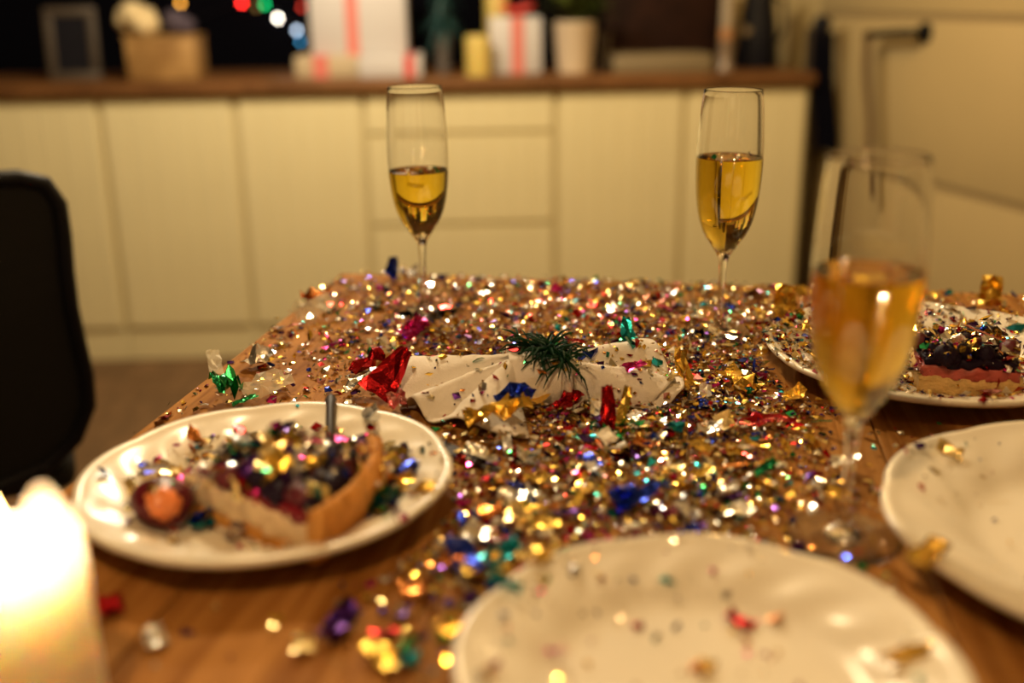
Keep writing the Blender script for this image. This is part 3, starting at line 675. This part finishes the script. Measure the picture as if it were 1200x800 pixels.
sp = empty('fir_sprig', (0.030, 0.828, TZ+0.0435)); tag(sp, 'small dark green fir sprig lying on the napkin band', 'sprig')
tw_ = [Vector((-0.024, 0.012, 0.0)), Vector((-0.008, 0.004, 0.003)), Vector((0.006, -0.006, 0.002)), Vector((0.014, -0.013, -0.004))]
bb = MB(); bb.tube(tw_, [0.0012, 0.0014, 0.0013, 0.0009], 6); bb.build('twig', M_twig, sp, smooth=60)
nd = []
for k in range(3):
    mb = MB(); mb.tube([(0, 0, 0), (0, 0.011, 0.0012), (0, 0.021, 0.0002*k), (0, 0.028, -0.003-0.002*k)], [0.0007, 0.0010, 0.0009, 0.0003], 5); me = mb.mesh('needle', 60); me.materials.append(M_needle); nd.append(me)
for k in range(150):
    t = R.random()**0.8; i = min(2, int(t*3)); f = t*3-i; p = tw_[i].lerp(tw_[i+1], f)
    a = R.uniform(0, 2*pi); front = cos(a-1.5*pi)
    el = R.uniform(-0.75, 0.55) if R.random() < 0.75 else R.uniform(0.3, 0.95)
    if sin(a) > 0.2: el = abs(el)*0.7
    o = obj('needle', nd[k % 3], None, sp, p, (el, R.uniform(-0.4, 0.4), a-pi/2)); s = R.uniform(0.65, 1.12); o.scale = (s, s, s)

# ------------------------------------------------------------------ flutes
IN = [(0.0035, .0835), (0.0085, .0870), (0.0140, .0925), (0.0195, .1010), (0.0240, .1120), (0.0270, .1250), (0.0290, .1400), (0.0300, .1560), (0.0303, .1700), (0.0300, .1850), (0.0292, .2000), (0.0280, .2180), (0.0262, .2350)]
def inner(zq):
    for (ra, za), (rb, zb) in zip(IN, IN[1:]):
        if za <= zq <= zb: return ra+(rb-ra)*(zq-za)/(zb-za)
    return IN[-1][0] if zq > IN[-1][1] else IN[0][0]
def smooth_prof(P, k=4):
    V_ = [Vector((p[0], p[1], 0)) for p in P]; n = (len(P)-1)*k
    return [(max(0.0, q.x), q.y) for q in (cat(V_, i/n) for i in range(n+1))]
INS = smooth_prof(IN, 3)
def flute(x, y, level, tilt, label, wine):
    g = empty('champagne_flute', (x, y, TZ+0.0002)); g.rotation_euler = tilt
    tag(g, label, 'glass', 'champagne flutes on the table')
    foot = [(0, 0.0004), (0.0325, 0.0), (0.0340, 0.0008), (0.0338, 0.0018), (0.026, 0.0030), (0.014, 0.0048), (0.0065, 0.0090), (0.0042, 0.0160)]
    stem = [(0.0034, 0.030), (0.0032, 0.045), (0.0036, 0.062), (0.0046, 0.073), (0.0068, 0.0795), (0.0105, 0.0850)]
    outer = [(r_+0.0011, zz) for r_, zz in INS if zz > 0.0915]
    inn = [(r_, zz) for r_, zz in reversed(INS)]
    prof = smooth_prof(foot+stem, 3)+outer+[(INS[-1][0]+0.0010, 0.23545), (INS[-1][0]+0.00075, 0.2358), (INS[-1][0]+0.00045, 0.2359), (INS[-1][0]+0.0002, 0.23565)]+inn+[(0, 0.0828)]
    bb = MB(); bb.lathe(prof, 72); bb.build('glass', M_glass, g, smooth=180)
    lq = [(0, 0.0825)]+[(r_+0.00025, zz) for r_, zz in INS if zz < level-0.0008]
    rl = inner(level)+0.00025; lq += [(rl, level), (rl-0.0012, level-0.0008), (rl-0.003, level-0.0011), (0, level-0.0012)]
    bb = MB(); bb.lathe(lq, 72); bb.build('wine', wine, g, smooth=45)
    return g
F1 = flute(-0.093, 1.098, 0.152, (0.0, -0.006, 0), 'champagne flute on the left at the far table edge, about half full', M_wine)
F2 = flute(0.206, 1.012, 0.174, (0.0, 0.012, 0), 'champagne flute on the right at the far side, behind the napkin', M_wine)
F3 = flute(0.203, 0.590, 0.170, (0.0, 0.005, 0), 'large blurred champagne flute nearest the camera, between the right plates', M_wineorange)

# ------------------------------------------------------------------ pillar candles with flames
def wax(name):
    m, nt, b = newmat(name); setp(b, col=(0.93, 0.88, 0.80), rough=0.45, sss=1.0, sssr=(1.0, 0.80, 0.62), ssss=0.034)
    tc = nt.nodes.new('ShaderNodeTexCoord'); n = nt.nodes.new('ShaderNodeTexNoise'); n.inputs['Scale'].default_value = 60
    bp = nt.nodes.new('ShaderNodeBump'); bp.inputs['Strength'].default_value = 0.15; bp.inputs['Distance'].default_value = 0.002
    nt.links.new(tc.outputs['Object'], n.inputs['Vector']); nt.links.new(n.outputs['Fac'], bp.inputs['Height']); nt.links.new(bp.outputs[0], b.inputs['Normal']); return m
M_wax = wax('ivory_wax'); M_flame = emit('flame', (1.0, 0.55, 0.16), 60)
def lit_candle(x, y, r_, h__, depth, rimf, power, label, gcol=(1.0, 0.76, 0.50)):
    g = empty('lit_candle', (x, y, TZ+0.0002)); tag(g, label, 'candle', 'lit ivory candles near the camera')
    n = 64; vs = []; fs = []
    rows = [('p', 0, 0.0), ('r', 0.96, 0.0), ('r', 1.0, 0.003)]+[('o', 1.0, k/10) for k in range(1, 10)]+[('t', 0.99, 0), ('t', 0.93, 1), ('t', 0.86, 0)]+[('i', 0.84, k/5) for k in range(1, 6)]+[('c', 0.75, 0), ('c', 0.4, 0)]
    zc = h__-depth
    for kd, q, t in rows[1:]:
        for k in range(n):
            a = 2*pi*k/n; hr = h__+rimf(a); wv = 1+0.012*noise.noise(Vector((cos(a)*2, sin(a)*2, t*3)))
            if kd == 'r': zz = t
            elif kd == 'o': zz = 0.003+(hr-0.006)*t
            elif kd == 't': zz = hr+(0.0015 if t else -0.001)
            elif kd == 'i': zz = hr+(zc-hr)*t; q = 0.86-0.08*t
            else: zz = zc-0.001
            vs.append((q*wv*r_*cos(a), q*wv*r_*sin(a), zz))
    m_ = len(rows)-1
    for j in range(m_-1):
        for k in range(n):
            k2 = (k+1) % n; fs.append((j*n+k, j*n+k2, (j+1)*n+k2, (j+1)*n+k))
    fs.append(tuple(reversed(range(n)))); fs.append(tuple((m_-1)*n+k for k in range(n)))
    bb = MB(); bb.add(vs, fs); o = bb.build('wax', M_wax, g, smooth=180); drop.append((o, 'candle'))
    bb = MB(); bb.tube([(0, 0, zc-0.002), (0.0006, 0, zc+0.006), (0.0018, 0, zc+0.011)], 0.0011, 6); bb.build('wick', M_black, g)
    bb = MB(); bb.lathe([(0, 0.0), (0.0028, 0.003), (0.0040, 0.008), (0.0032, 0.014), (0.0014, 0.020), (0, 0.025)], 16, (0.0015, 0, zc+0.009)); bb.build('flame', M_flame, g, smooth=180)
    ld = bpy.data.lights.new('candle_glow', 'POINT'); ld.energy = power; ld.color = gcol; ld.shadow_soft_size = 0.006
    lo = bpy.data.objects.new('candle_glow', ld); C.objects.link(lo); lo.parent = g; lo.location = (0.0015, 0, zc+0.022)
def rim1(a):       # high on the side towards the right, a notch beside it, low elsewhere
    w_ = lambda c, sd: math.exp(-((((a-c+pi) % (2*pi))-pi)/sd)**2)
    return -0.026+0.036*w_(-0.45, 0.50)-0.006*w_(-1.25, 0.16)+0.004*w_(-1.75, 0.5)+0.001*sin(3*a)
lit_candle(-0.228, 0.420, 0.035, 0.120, 0.034, rim1, 0.9, 'glowing ivory pillar candle with melted rim at the lower left corner')
lit_candle(0.255, 0.376, 0.032, 0.102, 0.020, lambda a: 0.003*sin(2*a), 4.5, 'ivory candle just cut off by the lower right edge', (1.0, 0.62, 0.27))

# ------------------------------------------------------------------ unseen lamps overhead; the two behind the camera are added fill
for k, (x, y, z, pw, col, rad) in enumerate(UNSEEN_LAMPS):
    g = empty('unseen_lamp', (x, y, z)); tag(g, 'unseen warm bulb on a cord, out of frame, '+('over the left cabinets', 'over the right cabinets', 'over the far table edge', 'added fill behind the camera at left', 'added fill behind the camera at right')[k], 'lamp', 'hanging bulbs above the frame')
    bb = MB(); bb.tube([(0, 0, rad+0.05), (0, 0, 2.595-z)], 0.003, 6); bb.build('cord', M_black, g)
    bb = MB(); bb.lathe([(0, rad+0.002), (0.016, rad+0.002), (0.018, rad+0.04), (0.006, rad+0.055), (0, rad+0.055)], 16); bb.build('socket', M_sock, g, smooth=50)
    ld = bpy.data.lights.new('bulb', 'POINT'); ld.energy = pw; ld.color = col; ld.shadow_soft_size = rad
    lo = bpy.data.objects.new('bulb', ld); C.objects.link(lo); lo.parent = g

# ------------------------------------------------------------------ confetti
bpy.context.view_layer.update()
tops = [c for c in tb.children if c.name.startswith('tabletop')]
gv = []; gf = []; owner = []
for o, nm in drop+[(c, 'table') for c in tops]:
    mw = o.matrix_world; b0 = len(gv); gv += [mw @ v.co for v in o.data.vertices]
    for p in o.data.polygons: gf.append([b0+i for i in p.vertices]); owner.append(nm)
bvh = BVHTree.FromPolygons(gv, gf)
def hit(x, y):
    p, n, i, d = bvh.ray_cast(Vector((x, y, 1.4)), Vector((0, 0, -1)))
    return (p, n, owner[i]) if p is not None else (None, None, None)
FLUTES = ((-0.093, 1.098), (0.206, 1.012), (0.203, 0.590))
ci = cam.matrix_world.inverted()
def project(p):
    q = ci @ Vector(p); return (600+FPX*q.x/-q.z, 400-FPX*q.y/-q.z, -q.z)

COLW = [('gold', 24), ('pale gold', 10), ('silver', 19), ('red', 10), ('blue', 8), ('green', 4), ('magenta', 6), ('pink', 3), ('purple', 8), ('teal', 4.5), ('copper', 4), ('pearly white', 8)]
def pickcol():
    t = R.random()*sum(c[1] for c in COLW)
    for c, w_ in COLW:
        t -= w_
        if t <= 0: return c
    return 'gold'
def sample():
    t = R.random()
    if t < 0.28: return R.gauss(0.11, 0.10), R.gauss(0.82, 0.10), 0.008
    if t < 0.40: return R.gauss(0.08, 0.09), R.gauss(0.65, 0.055), 0.005
    if t < 0.58: p = tl(R.uniform(0.07, 0.95), R.uniform(0.010, 0.32)); return p.x, p.y, 0.006
    if t < 0.765: p = tl(R.gauss(0.36, 0.17), R.uniform(0.010, 0.30)); return p.x, p.y, 0.007
    if t < 0.805: p = tl(R.uniform(0.0, 0.22), R.uniform(0.02, 0.52)); return p.x, p.y, 0.003
    if t < 0.85: return R.gauss(0.34, 0.08), R.gauss(0.98, 0.08), 0.005
    if t < 0.885: return R.gauss(-0.01, 0.035), R.gauss(0.56, 0.06), 0.003
    if t < 0.890: p = tl(R.uniform(0.02, 0.5), R.uniform(0.55, 0.9)); return p.x, p.y, 0.001
    if t < 0.922: return R.gauss(-0.185, 0.035), R.gauss(0.665, 0.030), 0.006
    if t < 0.937: return R.gauss(-0.145, 0.028), R.gauss(0.640, 0.028), 0.007
    if t < 0.953: return R.gauss(-0.082, 0.012), R.gauss(0.650, 0.028), 0.004
    if t < 0.968: return R.gauss(0.375, 0.03), R.gauss(0.845, 0.025), 0.004
    if t < 0.990: return R.gauss(0.365, 0.06), R.gauss(0.865, 0.05), 0.004
    if t < 0.993: return R.gauss(0.36, 0.07), R.gauss(0.57, 0.07), 0.001
    return R.gauss(0.095, 0.05), R.gauss(0.44, 0.05), 0.001
def place(x, y):
    p, n, ow = hit(x, y)
    if p is None or p.z < TZ-0.002 or ow == 'candle': return None
    if ow.endswith('bottom centre') and R.random() < 0.72: return None
    if ow.endswith('in front of the near flute') and R.random() < 0.85: return None
    if 'left of the napkin' in ow and (x+0.163)**2+(y-0.645)**2 > 0.094**2 and R.random() < 0.9: return None
    if ow == 'napkin' and R.random() < 0.80: return None
    if 0.235 < x < 0.6 and 0.66 < y < 0.77 and ow == 'table' and R.random() < 0.85: return None
    for fx, fy in FLUTES:
        d = (x-fx)**2+(y-fy)**2
        if d < 0.007**2: return None
        if d < 0.036**2:
            if R.random() < 0.70: return None
            p = Vector((x, y, p.z+0.004))
    return p, n, ow
flakes = []
NF = 25000
tries = 0
while len(flakes) < NF and tries < NF*6:
    tries += 1
    x, y, heap = sample(); q = place(x, y)
    if q is None: continue
    L = min(0.017, max(0.0018, 0.0042*math.exp(R.gauss(0, 0.58))))
    p, n, ow = q
    if 'left of the napkin' in ow or ow == 'left tart': L = min(0.017, L*1.35)
    if ow in ('napkin',) or 'plate' in ow: heap = 0.0015
    if 'tart' in ow and 'plate' not in ow: heap = 0.005
    flakes.append((p, n, L, R.random()*heap, pickcol(), ow))
vis = []
for i, (p, n, L, h__, c, ow) in enumerate(flakes):
    X, Y, D = project(p)
    if 4 < X < 1196 and 4 < Y < 796: vis.append((L/D, i))
vis.sort(reverse=True)
NBIG = 262
big = set(i for s, i in vis[:NBIG])

def flake_frame(n, tilt, L):
    a = R.uniform(0, 2*pi); t = Vector((cos(a), sin(a), 0)); t = (t-n*t.dot(n)).normalized(); b = n.cross(t)
    q = R.gauss(0, tilt); ax = R.uniform(0, pi); rot = Matrix.Rotation(q, 3, t*cos(ax)+b*sin(ax))
    return rot @ t, rot @ b, rot @ n
sv = []; sf = []; sc_ = []
for i, (p, n, L, h__, c, ow) in enumerate(flakes):
    if i in big: continue
    t, b, n2 = flake_frame(n, 0.45, L)
    asp = R.choice((1, 1, 0.8, 0.6, 0.45, 0.3)); m_ = R.choice((4, 4, 4, 5, 6)); h2 = L*0.5
    lift = h__+0.0006+0.35*h2*abs(n2.z-1)**0.5*1.2
    cp = p+n*lift; k0 = len(sv); a0 = R.random()*6.28; kk = L*R.uniform(0.02, 0.16)
    sv.append(cp+n2*kk)
    for k in range(m_):
        a = a0+2*pi*k/m_+R.uniform(-0.25, 0.25); q = h2*R.uniform(0.75, 1.25)
        sv.append(cp+t*(q*cos(a))+b*(q*sin(a)*asp)+n2*R.gauss(0, L*0.09))
    base = FOIL[c]; jv = R.uniform(0.75, 1.15)
    for k in range(m_): sf.append((k0, k0+1+k, k0+1+(k+1) % m_)); sc_ += [tuple(min(1, v*jv) for v in base)+(1,)]*3
me = bpy.data.meshes.new('small_confetti'); me.from_pydata([tuple(v) for v in sv], [], sf); me.update()
ca = me.color_attributes.new('foil_colour', 'FLOAT_COLOR', 'CORNER'); ca.data.foreach_set('color', [x for c in sc_ for x in c])
o = obj('small_confetti', me, M_stuff)
tag(o, 'countless tiny foil confetti flakes heaped over the table, plates and napkin', 'confetti', kind='stuff')

# larger flakes, one object each, crumpled
def crumple(L, W, amp, n=4, m=4, seed=0, jag=0.25, bend=0.0, taper=0.0, twist=0.0):
    rs = random.Random(seed); mb = MB()
    off = [[(rs.uniform(-1, 1), rs.uniform(-1, 1), rs.gauss(0, 1)) for _ in range(n)] for _ in range(m)]
    def fn(u, v):
        i = round(u*(n-1)); j = round(v*(m-1)); o3 = off[j][i]
        e = jag if (i in (0, n-1) or j in (0, m-1)) else jag*0.5
        y = (v-0.5)*L+o3[1]*e*L/m; x = (u-0.5)*W*(1-taper*v)+o3[0]*e*W/n; zz = o3[2]*amp*min(L, W)
        zz += bend*L*4*(v-0.5)**2
        tw = twist*(v-0.5); x, zz = x*cos(tw)-zz*sin(tw), x*sin(tw)+zz*cos(tw)
        return (x, y, zz)
    mb.grid(fn, n, m)
    fs = []; fm = []
    for q, k in zip(mb.f, mb.mi):
        if rs.random() < 0.5: fs += [(q[0], q[1], q[2]), (q[0], q[2], q[3])]
        else: fs += [(q[0], q[1], q[3]), (q[1], q[2], q[3])]
    mb.f = fs; mb.mi = [0]*len(fs); return mb
ORD = ['first', 'second', 'third', 'fourth', 'fifth', 'sixth', 'seventh', 'eighth', 'ninth', 'tenth', 'eleventh', 'twelfth', 'thirteenth', 'fourteenth', 'fifteenth', 'sixteenth', 'seventeenth', 'eighteenth', 'nineteenth', 'twentieth']
CNT = ['no', 'one', 'two', 'three', 'four', 'five', 'six', 'seven', 'eight', 'nine', 'ten', 'eleven', 'twelve', 'thirteen', 'fourteen', 'fifteen', 'sixteen', 'seventeen', 'eighteen', 'nineteen', 'twenty']
def zone(p, ow):
    if ow == 'left tart': return 'on the left tart slice'
    if ow == 'right tart': return 'on the right tart slice'
    if ow == 'napkin': return 'on the white napkin'
    if 'left of the napkin' in ow: return 'right of the crust on left plate' if p.x > -0.095 else ('behind the tart on left plate' if p.x > -0.165 else 'on left plate behind the fruit piece') if p.y > 0.64 else 'at the front of the left plate'
    if 'behind the near' in ow: return 'on the right tart plate'
    if 'bottom centre' in ow: return 'on the front middle plate'
    if 'right edge' in ow: return 'on the front right plate'
    for (fx, fy), nm in zip(FLUTES, ('by the left flute foot', 'by the right far flute foot', 'by the near flute foot')):
        if (p.x-fx)**2+(p.y-fy)**2 < 0.055**2: return nm
    if p.x < -0.095 and p.y > 0.76: return 'on bare wood at table left' if p.y < 1.0 else 'near the far left table corner'
    if p.y > 1.10: return 'along the far table edge'
    if p.x > 0.24 and p.y > 0.9: return 'behind the right tart plate'
    if p.y > 0.92: return 'on the table behind the napkin' if p.x < 0.1 else 'between napkin and right far flute'
    if p.y > 0.82: return 'right of the napkin' if p.x > 0 else 'left behind the napkin'
    if p.y > 0.74: return 'just in front of the napkin' if p.x < 0.14 else 'left of the right tart plate'
    if p.y > 0.64: return 'midway between napkin and front plate' if p.x < 0.13 else 'behind the near flute'
    if p.x > -0.06: return 'just behind the front middle plate' if p.x > 0.03 else 'right of the left tart plate'
    return 'on wood in front of left plate'
cells = {}
for i in big:
    p, n, L, h__, c, ow = flakes[i]; cells.setdefault((c, zone(p, ow)), []).append(i)
for (c, zn), ids in sorted(cells.items()):
    ids.sort(key=lambda i: project(flakes[i][0])[0]); N = len(ids)
    for r_, i in enumerate(ids):
        p, n, L, h__, c, ow = flakes[i]
        cell = R.random() < 0.5 and c == 'pearly white'
        t, b, n2 = flake_frame(n, 0.30, L)
        mb = crumple(L*1.1, L*R.choice((0.8, 0.6, 0.9, 0.4)), R.uniform(0.03, 0.13), 4, 4, seed=i, bend=R.uniform(-0.1, 0.25))
        me = mb.mesh('confetti_flake'); o = obj('confetti_flake', me, M_cello if cell else FM[c])
        mw = Matrix((t, b, n2)).transposed().to_4x4(); mw.translation = p+n*(h__+0.0025+0.25*L*abs(1-n2.z)**0.5); o.matrix_world = mw
        if N == 1: lab = 'only large '+c+' foil flake '+zn
        elif N == 2: lab = ('left' if r_ == 0 else 'right')+' of two large '+c+' foil flakes '+zn
        elif N <= 20: lab = ('leftmost' if r_ == 0 else 'rightmost' if r_ == N-1 else ORD[r_]+' from left')+' of '+CNT[N]+' large '+c+' flakes '+zn
        else: lab = 'large '+c+' foil flake among many '+zn
        tag(o, lab, 'confetti', 'larger foil confetti flakes' if N <= 20 else 'larger '+c+' flakes '+zn)

# the pieces one can point at: x, y, colour, length, width, crumple, (rx, ry, rz), lift, label
def piece(x, y, c, L, W, amp, rot, lift, label, n=5, m=6, seed=1, name='foil_scrap', **k):
    p, nn, ow = hit(x, y); zb = p.z if p is not None else TZ
    mb = crumple(L, W, amp, n, m, seed=seed, **k); me = mb.mesh(name)
    o = obj(name, me, M_cello if c == 'film' else FM[c], None, (x, y, zb+lift), rot)
    bpy.context.view_layer.update()
    zmin = min((o.matrix_world @ v.co).z for v in me.vertices)
    o.location.z += (zb+lift)-zmin
    tag(o, label, 'confetti', 'larger foil confetti scraps'); return o
piece(-0.100, 0.826, 'red', 0.046, 0.032, 0.03, (1.15, 0.62, -0.10), 0.0035, 'big dark red foil shard leaning up against the napkin left side', taper=0.62, seed=3, jag=0.15, bend=0.06)
piece(-0.012, 0.757, 'gold', 0.052, 0.020, 0.16, (0.15, 0.2, -1.15), 0.003, 'long crinkled gold scrap lying along the front left napkin hem', n=6, m=9, seed=5)
piece(0.002, 0.779, 'blue', 0.030, 0.019, 0.16, (0.4, 0.2, -0.9), 0.004, 'bright blue crumpled scrap in front of the napkin band', seed=8)
piece(0.073, 0.762, 'red', 0.034, 0.016, 0.06, (1.25, 0.1, 0.35), 0.003, 'red foil scrap standing upright right of centre before the napkin', seed=11, taper=0.4)
piece(0.085, 0.762, 'gold', 0.034, 0.008, 0.10, (1.2, 0.2, -0.1), 0.003, 'narrow gold strip standing beside the upright red scrap', seed=12, n=3, twist=1.5)
piece(0.045, 0.806, 'red', 0.026, 0.014, 0.18, (0.3, 0.4, -0.6), 0.004, 'small crumpled red scrap below the napkin band, right side', seed=14)
piece(-0.240, 0.840, 'green', 0.026, 0.022, 0.18, (0.25, -0.1, 0.5), 0.003, 'crumpled bright green scrap on bare wood at the left table edge', n=6, m=6, seed=15)
piece(-0.222, 0.826, 'green', 0.022, 0.010, 0.12, (0.2, 0.1, -1.0), 0.003, 'dark green sliver in front of the crumpled green scrap', seed=16)
piece(-0.270, 0.915, 'film', 0.030, 0.013, 0.05, (0.5, 0.2, 0.45), 0.002, 'clear film strip sticking out over the left table edge', seed=17, n=4)
piece(-0.232, 0.924, 'silver', 0.026, 0.024, 0.16, (0.3, 0.1, -0.4), 0.003, 'crinkled silver scrap on bare wood near the left table edge', seed=18)
piece(-0.210, 0.850, 'film', 0.044, 0.026, 0.12, (0.1, 0.1, -0.9), 0.002, 'wide clear film scrap right of the crumpled green scrap', seed=19, n=6, m=7)
piece(-0.127, 0.848, 'silver', 0.034, 0.022, 0.18, (0.2, 0.1, -1.2), 0.003, 'crumpled silver scrap left of the big red shard', seed=20, n=6)
piece(-0.130, 0.904, 'red', 0.034, 0.020, 0.18, (0.3, -0.1, -1.0), 0.003, 'crumpled red scrap on the wood behind the big red shard', seed=21, n=6)
piece(-0.097, 0.996, 'magenta', 0.028, 0.022, 0.18, (0.5, 0.4, -0.7), 0.003, 'magenta star-like scrap in front of the left far flute', seed=22, jag=0.6)
piece(-0.140, 1.222, 'blue', 0.026, 0.018, 0.16, (1.1, 0.3, 0.3), 0.003, 'dark blue curl standing up at the far left table edge', seed=23, taper=0.4, bend=0.2, twist=0.8)
piece(-0.119, 1.214, 'silver', 0.024, 0.020, 0.2, (0.6, 0.1, 0.1), 0.003, 'shiny white scrap beside the dark blue curl at the far edge', seed=24)
piece(0.282, 1.052, 'gold', 0.034, 0.024, 0.14, (1.2, 0.1, 0.1), 0.003, 'gold block of crumpled foil standing behind the right tart plate', seed=25)
piece(0.505, 1.082, 'gold', 0.032, 0.022, 0.14, (1.2, 0.1, -0.2), 0.003, 'gold crumpled scrap standing at the far right of the table', seed=26)
piece(0.104, 0.915, 'teal', 0.024, 0.017, 0.10, (0.9, 0.2, 0.4), 0.002, 'teal scrap upright on the back fold of the napkin', seed=27, taper=0.5)
piece(0.146, 0.862, 'gold', 0.034, 0.012, 0.14, (0.8, 0.1, 0.4), 0.004, 'gold curl leaning at the right end of the napkin', seed=28, bend=0.2)
piece(-0.093, 0.800, 'pink', 0.018, 0.015, 0.24, (0.3, 0.1, 0.3), 0.008, 'crinkled pink scrap below the big red shard', seed=29)
piece(0.082, 0.630, 'blue', 0.040, 0.016, 0.14, (0.2, 0.3, -1.2), 0.004, 'twisted deep blue scrap just behind the front middle plate', seed=30, n=5, m=8, twist=1.2)
piece(0.100, 0.826, 'magenta', 0.020, 0.010, 0.08, (0.1, 0.1, -1.1), 0.001, 'small magenta scrap on the right fold of the napkin', seed=31)
piece(0.190, 0.762, 'red', 0.040, 0.016, 0.05, (0.05, 0.05, -1.4), 0.006, 'flat dark red scrap left of the near flute bowl', seed=32)
piece(0.190, 0.842, 'gold', 0.034, 0.026, 0.12, (0.3, 0.1, 0.6), 0.005, 'broad gold scrap between napkin and right tart plate', seed=33)
piece(0.385, 0.822, 'red', 0.028, 0.006, 0.05, (0.25, 0.1, 0.95), 0.005, 'narrow red strip on top of the right tart slice', seed=34, n=3)
piece(-0.205, 1.075, 'film', 0.045, 0.030, 0.16, (0.1, 0.1, -1.0), 0.002, 'large clear film scrap near the far left table corner', seed=35, n=6)
piece(-0.216, 1.138, 'copper', 0.034, 0.018, 0.16, (0.2, 0.1, -1.3), 0.003, 'orange copper scrap at the left table edge near the far corner', seed=36)
piece(-0.203, 0.868, 'gold', 0.017, 0.012, 0.12, (0.4, 0.1, 0.4), 0.003, 'small gold scrap between crumpled green and silver scraps', seed=37)
piece(-0.030, 0.561, 'blue', 0.034, 0.020, 0.12, (0.1, 0.2, 0.4), 0.003, 'dark blue scrap between left tart plate and front plate', seed=38)
piece(-0.008, 0.563, 'teal', 0.026, 0.013, 0.12, (0.2, 0.2, -0.8), 0.003, 'dark teal scrap at the upper left of the front plate', seed=39)
piece(-0.093, 0.493, 'purple', 0.028, 0.014, 0.16, (0.2, 0.2, -0.5), 0.002, 'dark purple scrap on bare wood in front of the left plate', seed=40)
piece(-0.054, 0.463, 'teal', 0.011, 0.010, 0.10, (0.1, 0.2, 0.2), 0.002, 'small teal scrap on wood at bottom left of front plate', seed=41)
piece(-0.069, 0.467, 'gold', 0.024, 0.013, 0.10, (0.1, 0.2, 0.7), 0.002, 'gold scrap beside the small teal scrap at the bottom', seed=42)
piece(-0.110, 0.477, 'pale gold', 0.012, 0.012, 0.10, (0.2, 0.1, 0.2), 0.002, 'small pale gold scrap alone on wood at the bottom', seed=43)
piece(-0.190, 0.486, 'silver', 0.016, 0.011, 0.12, (0.2, 0.1, 0.6), 0.002, 'silver scrap on wood right of the lower left candle', seed=44)
piece(-0.224, 0.515, 'red', 0.016, 0.014, 0.10, (0.2, 0.1, 0.4), 0.002, 'dark red scrap on wood below the left plate rim', seed=45)
piece(0.190, 0.436, 'gold', 0.034, 0.010, 0.06, (0.05, 0.1, -1.3), 0.001, 'long gold strip on the right rim of the front middle plate', seed=46)
piece(0.118, 0.487, 'red', 0.017, 0.010, 0.10, (0.1, 0.1, 0.9), 0.001, 'orange red scrap towards the back of the front middle plate', seed=47)
# flakes afloat in the flutes
for g, dx, dy, zz, c, s, lab in ((F1, 0.018, -0.006, 0.1535, 'green', 0.0075, 'green scrap afloat at right in the left far flute'), (F1, 0.008, -0.012, 0.1530, 'red', 0.005, 'red scrap afloat in the left far flute'),
        (F1, -0.012, -0.004, 0.1526, 'silver', 0.007, 'silver scrap afloat in the left far flute'), (F2, -0.014, -0.008, 0.1752, 'green', 0.006, 'green scrap afloat in the right far flute'),
        (F2, 0.008, -0.010, 0.1752, 'silver', 0.006, 'silver scrap afloat in the right far flute'), (F2, 0.021, -0.004, 0.1765, 'purple', 0.006, 'dark scrap afloat at right in the right far flute'),
        (F3, -0.012, 0.004, 0.1712, 'gold', 0.007, 'gold scrap afloat in the near flute'), (F3, 0.010, -0.008, 0.1712, 'red', 0.006, 'red scrap afloat in the near flute')):
    mb = crumple(s, s*0.8, 0.2, 4, 4, seed=int(zz*1e5)+len(lab)); o = obj('floating_scrap', mb.mesh('floating_scrap'), FM[c], None, g.location+Vector((dx, dy, zz)), (0.7 if c in ('green', 'purple') else 0.15, 0.2, dx*50))
    tag(o, lab, 'confetti', 'foil scraps floating in the flutes')
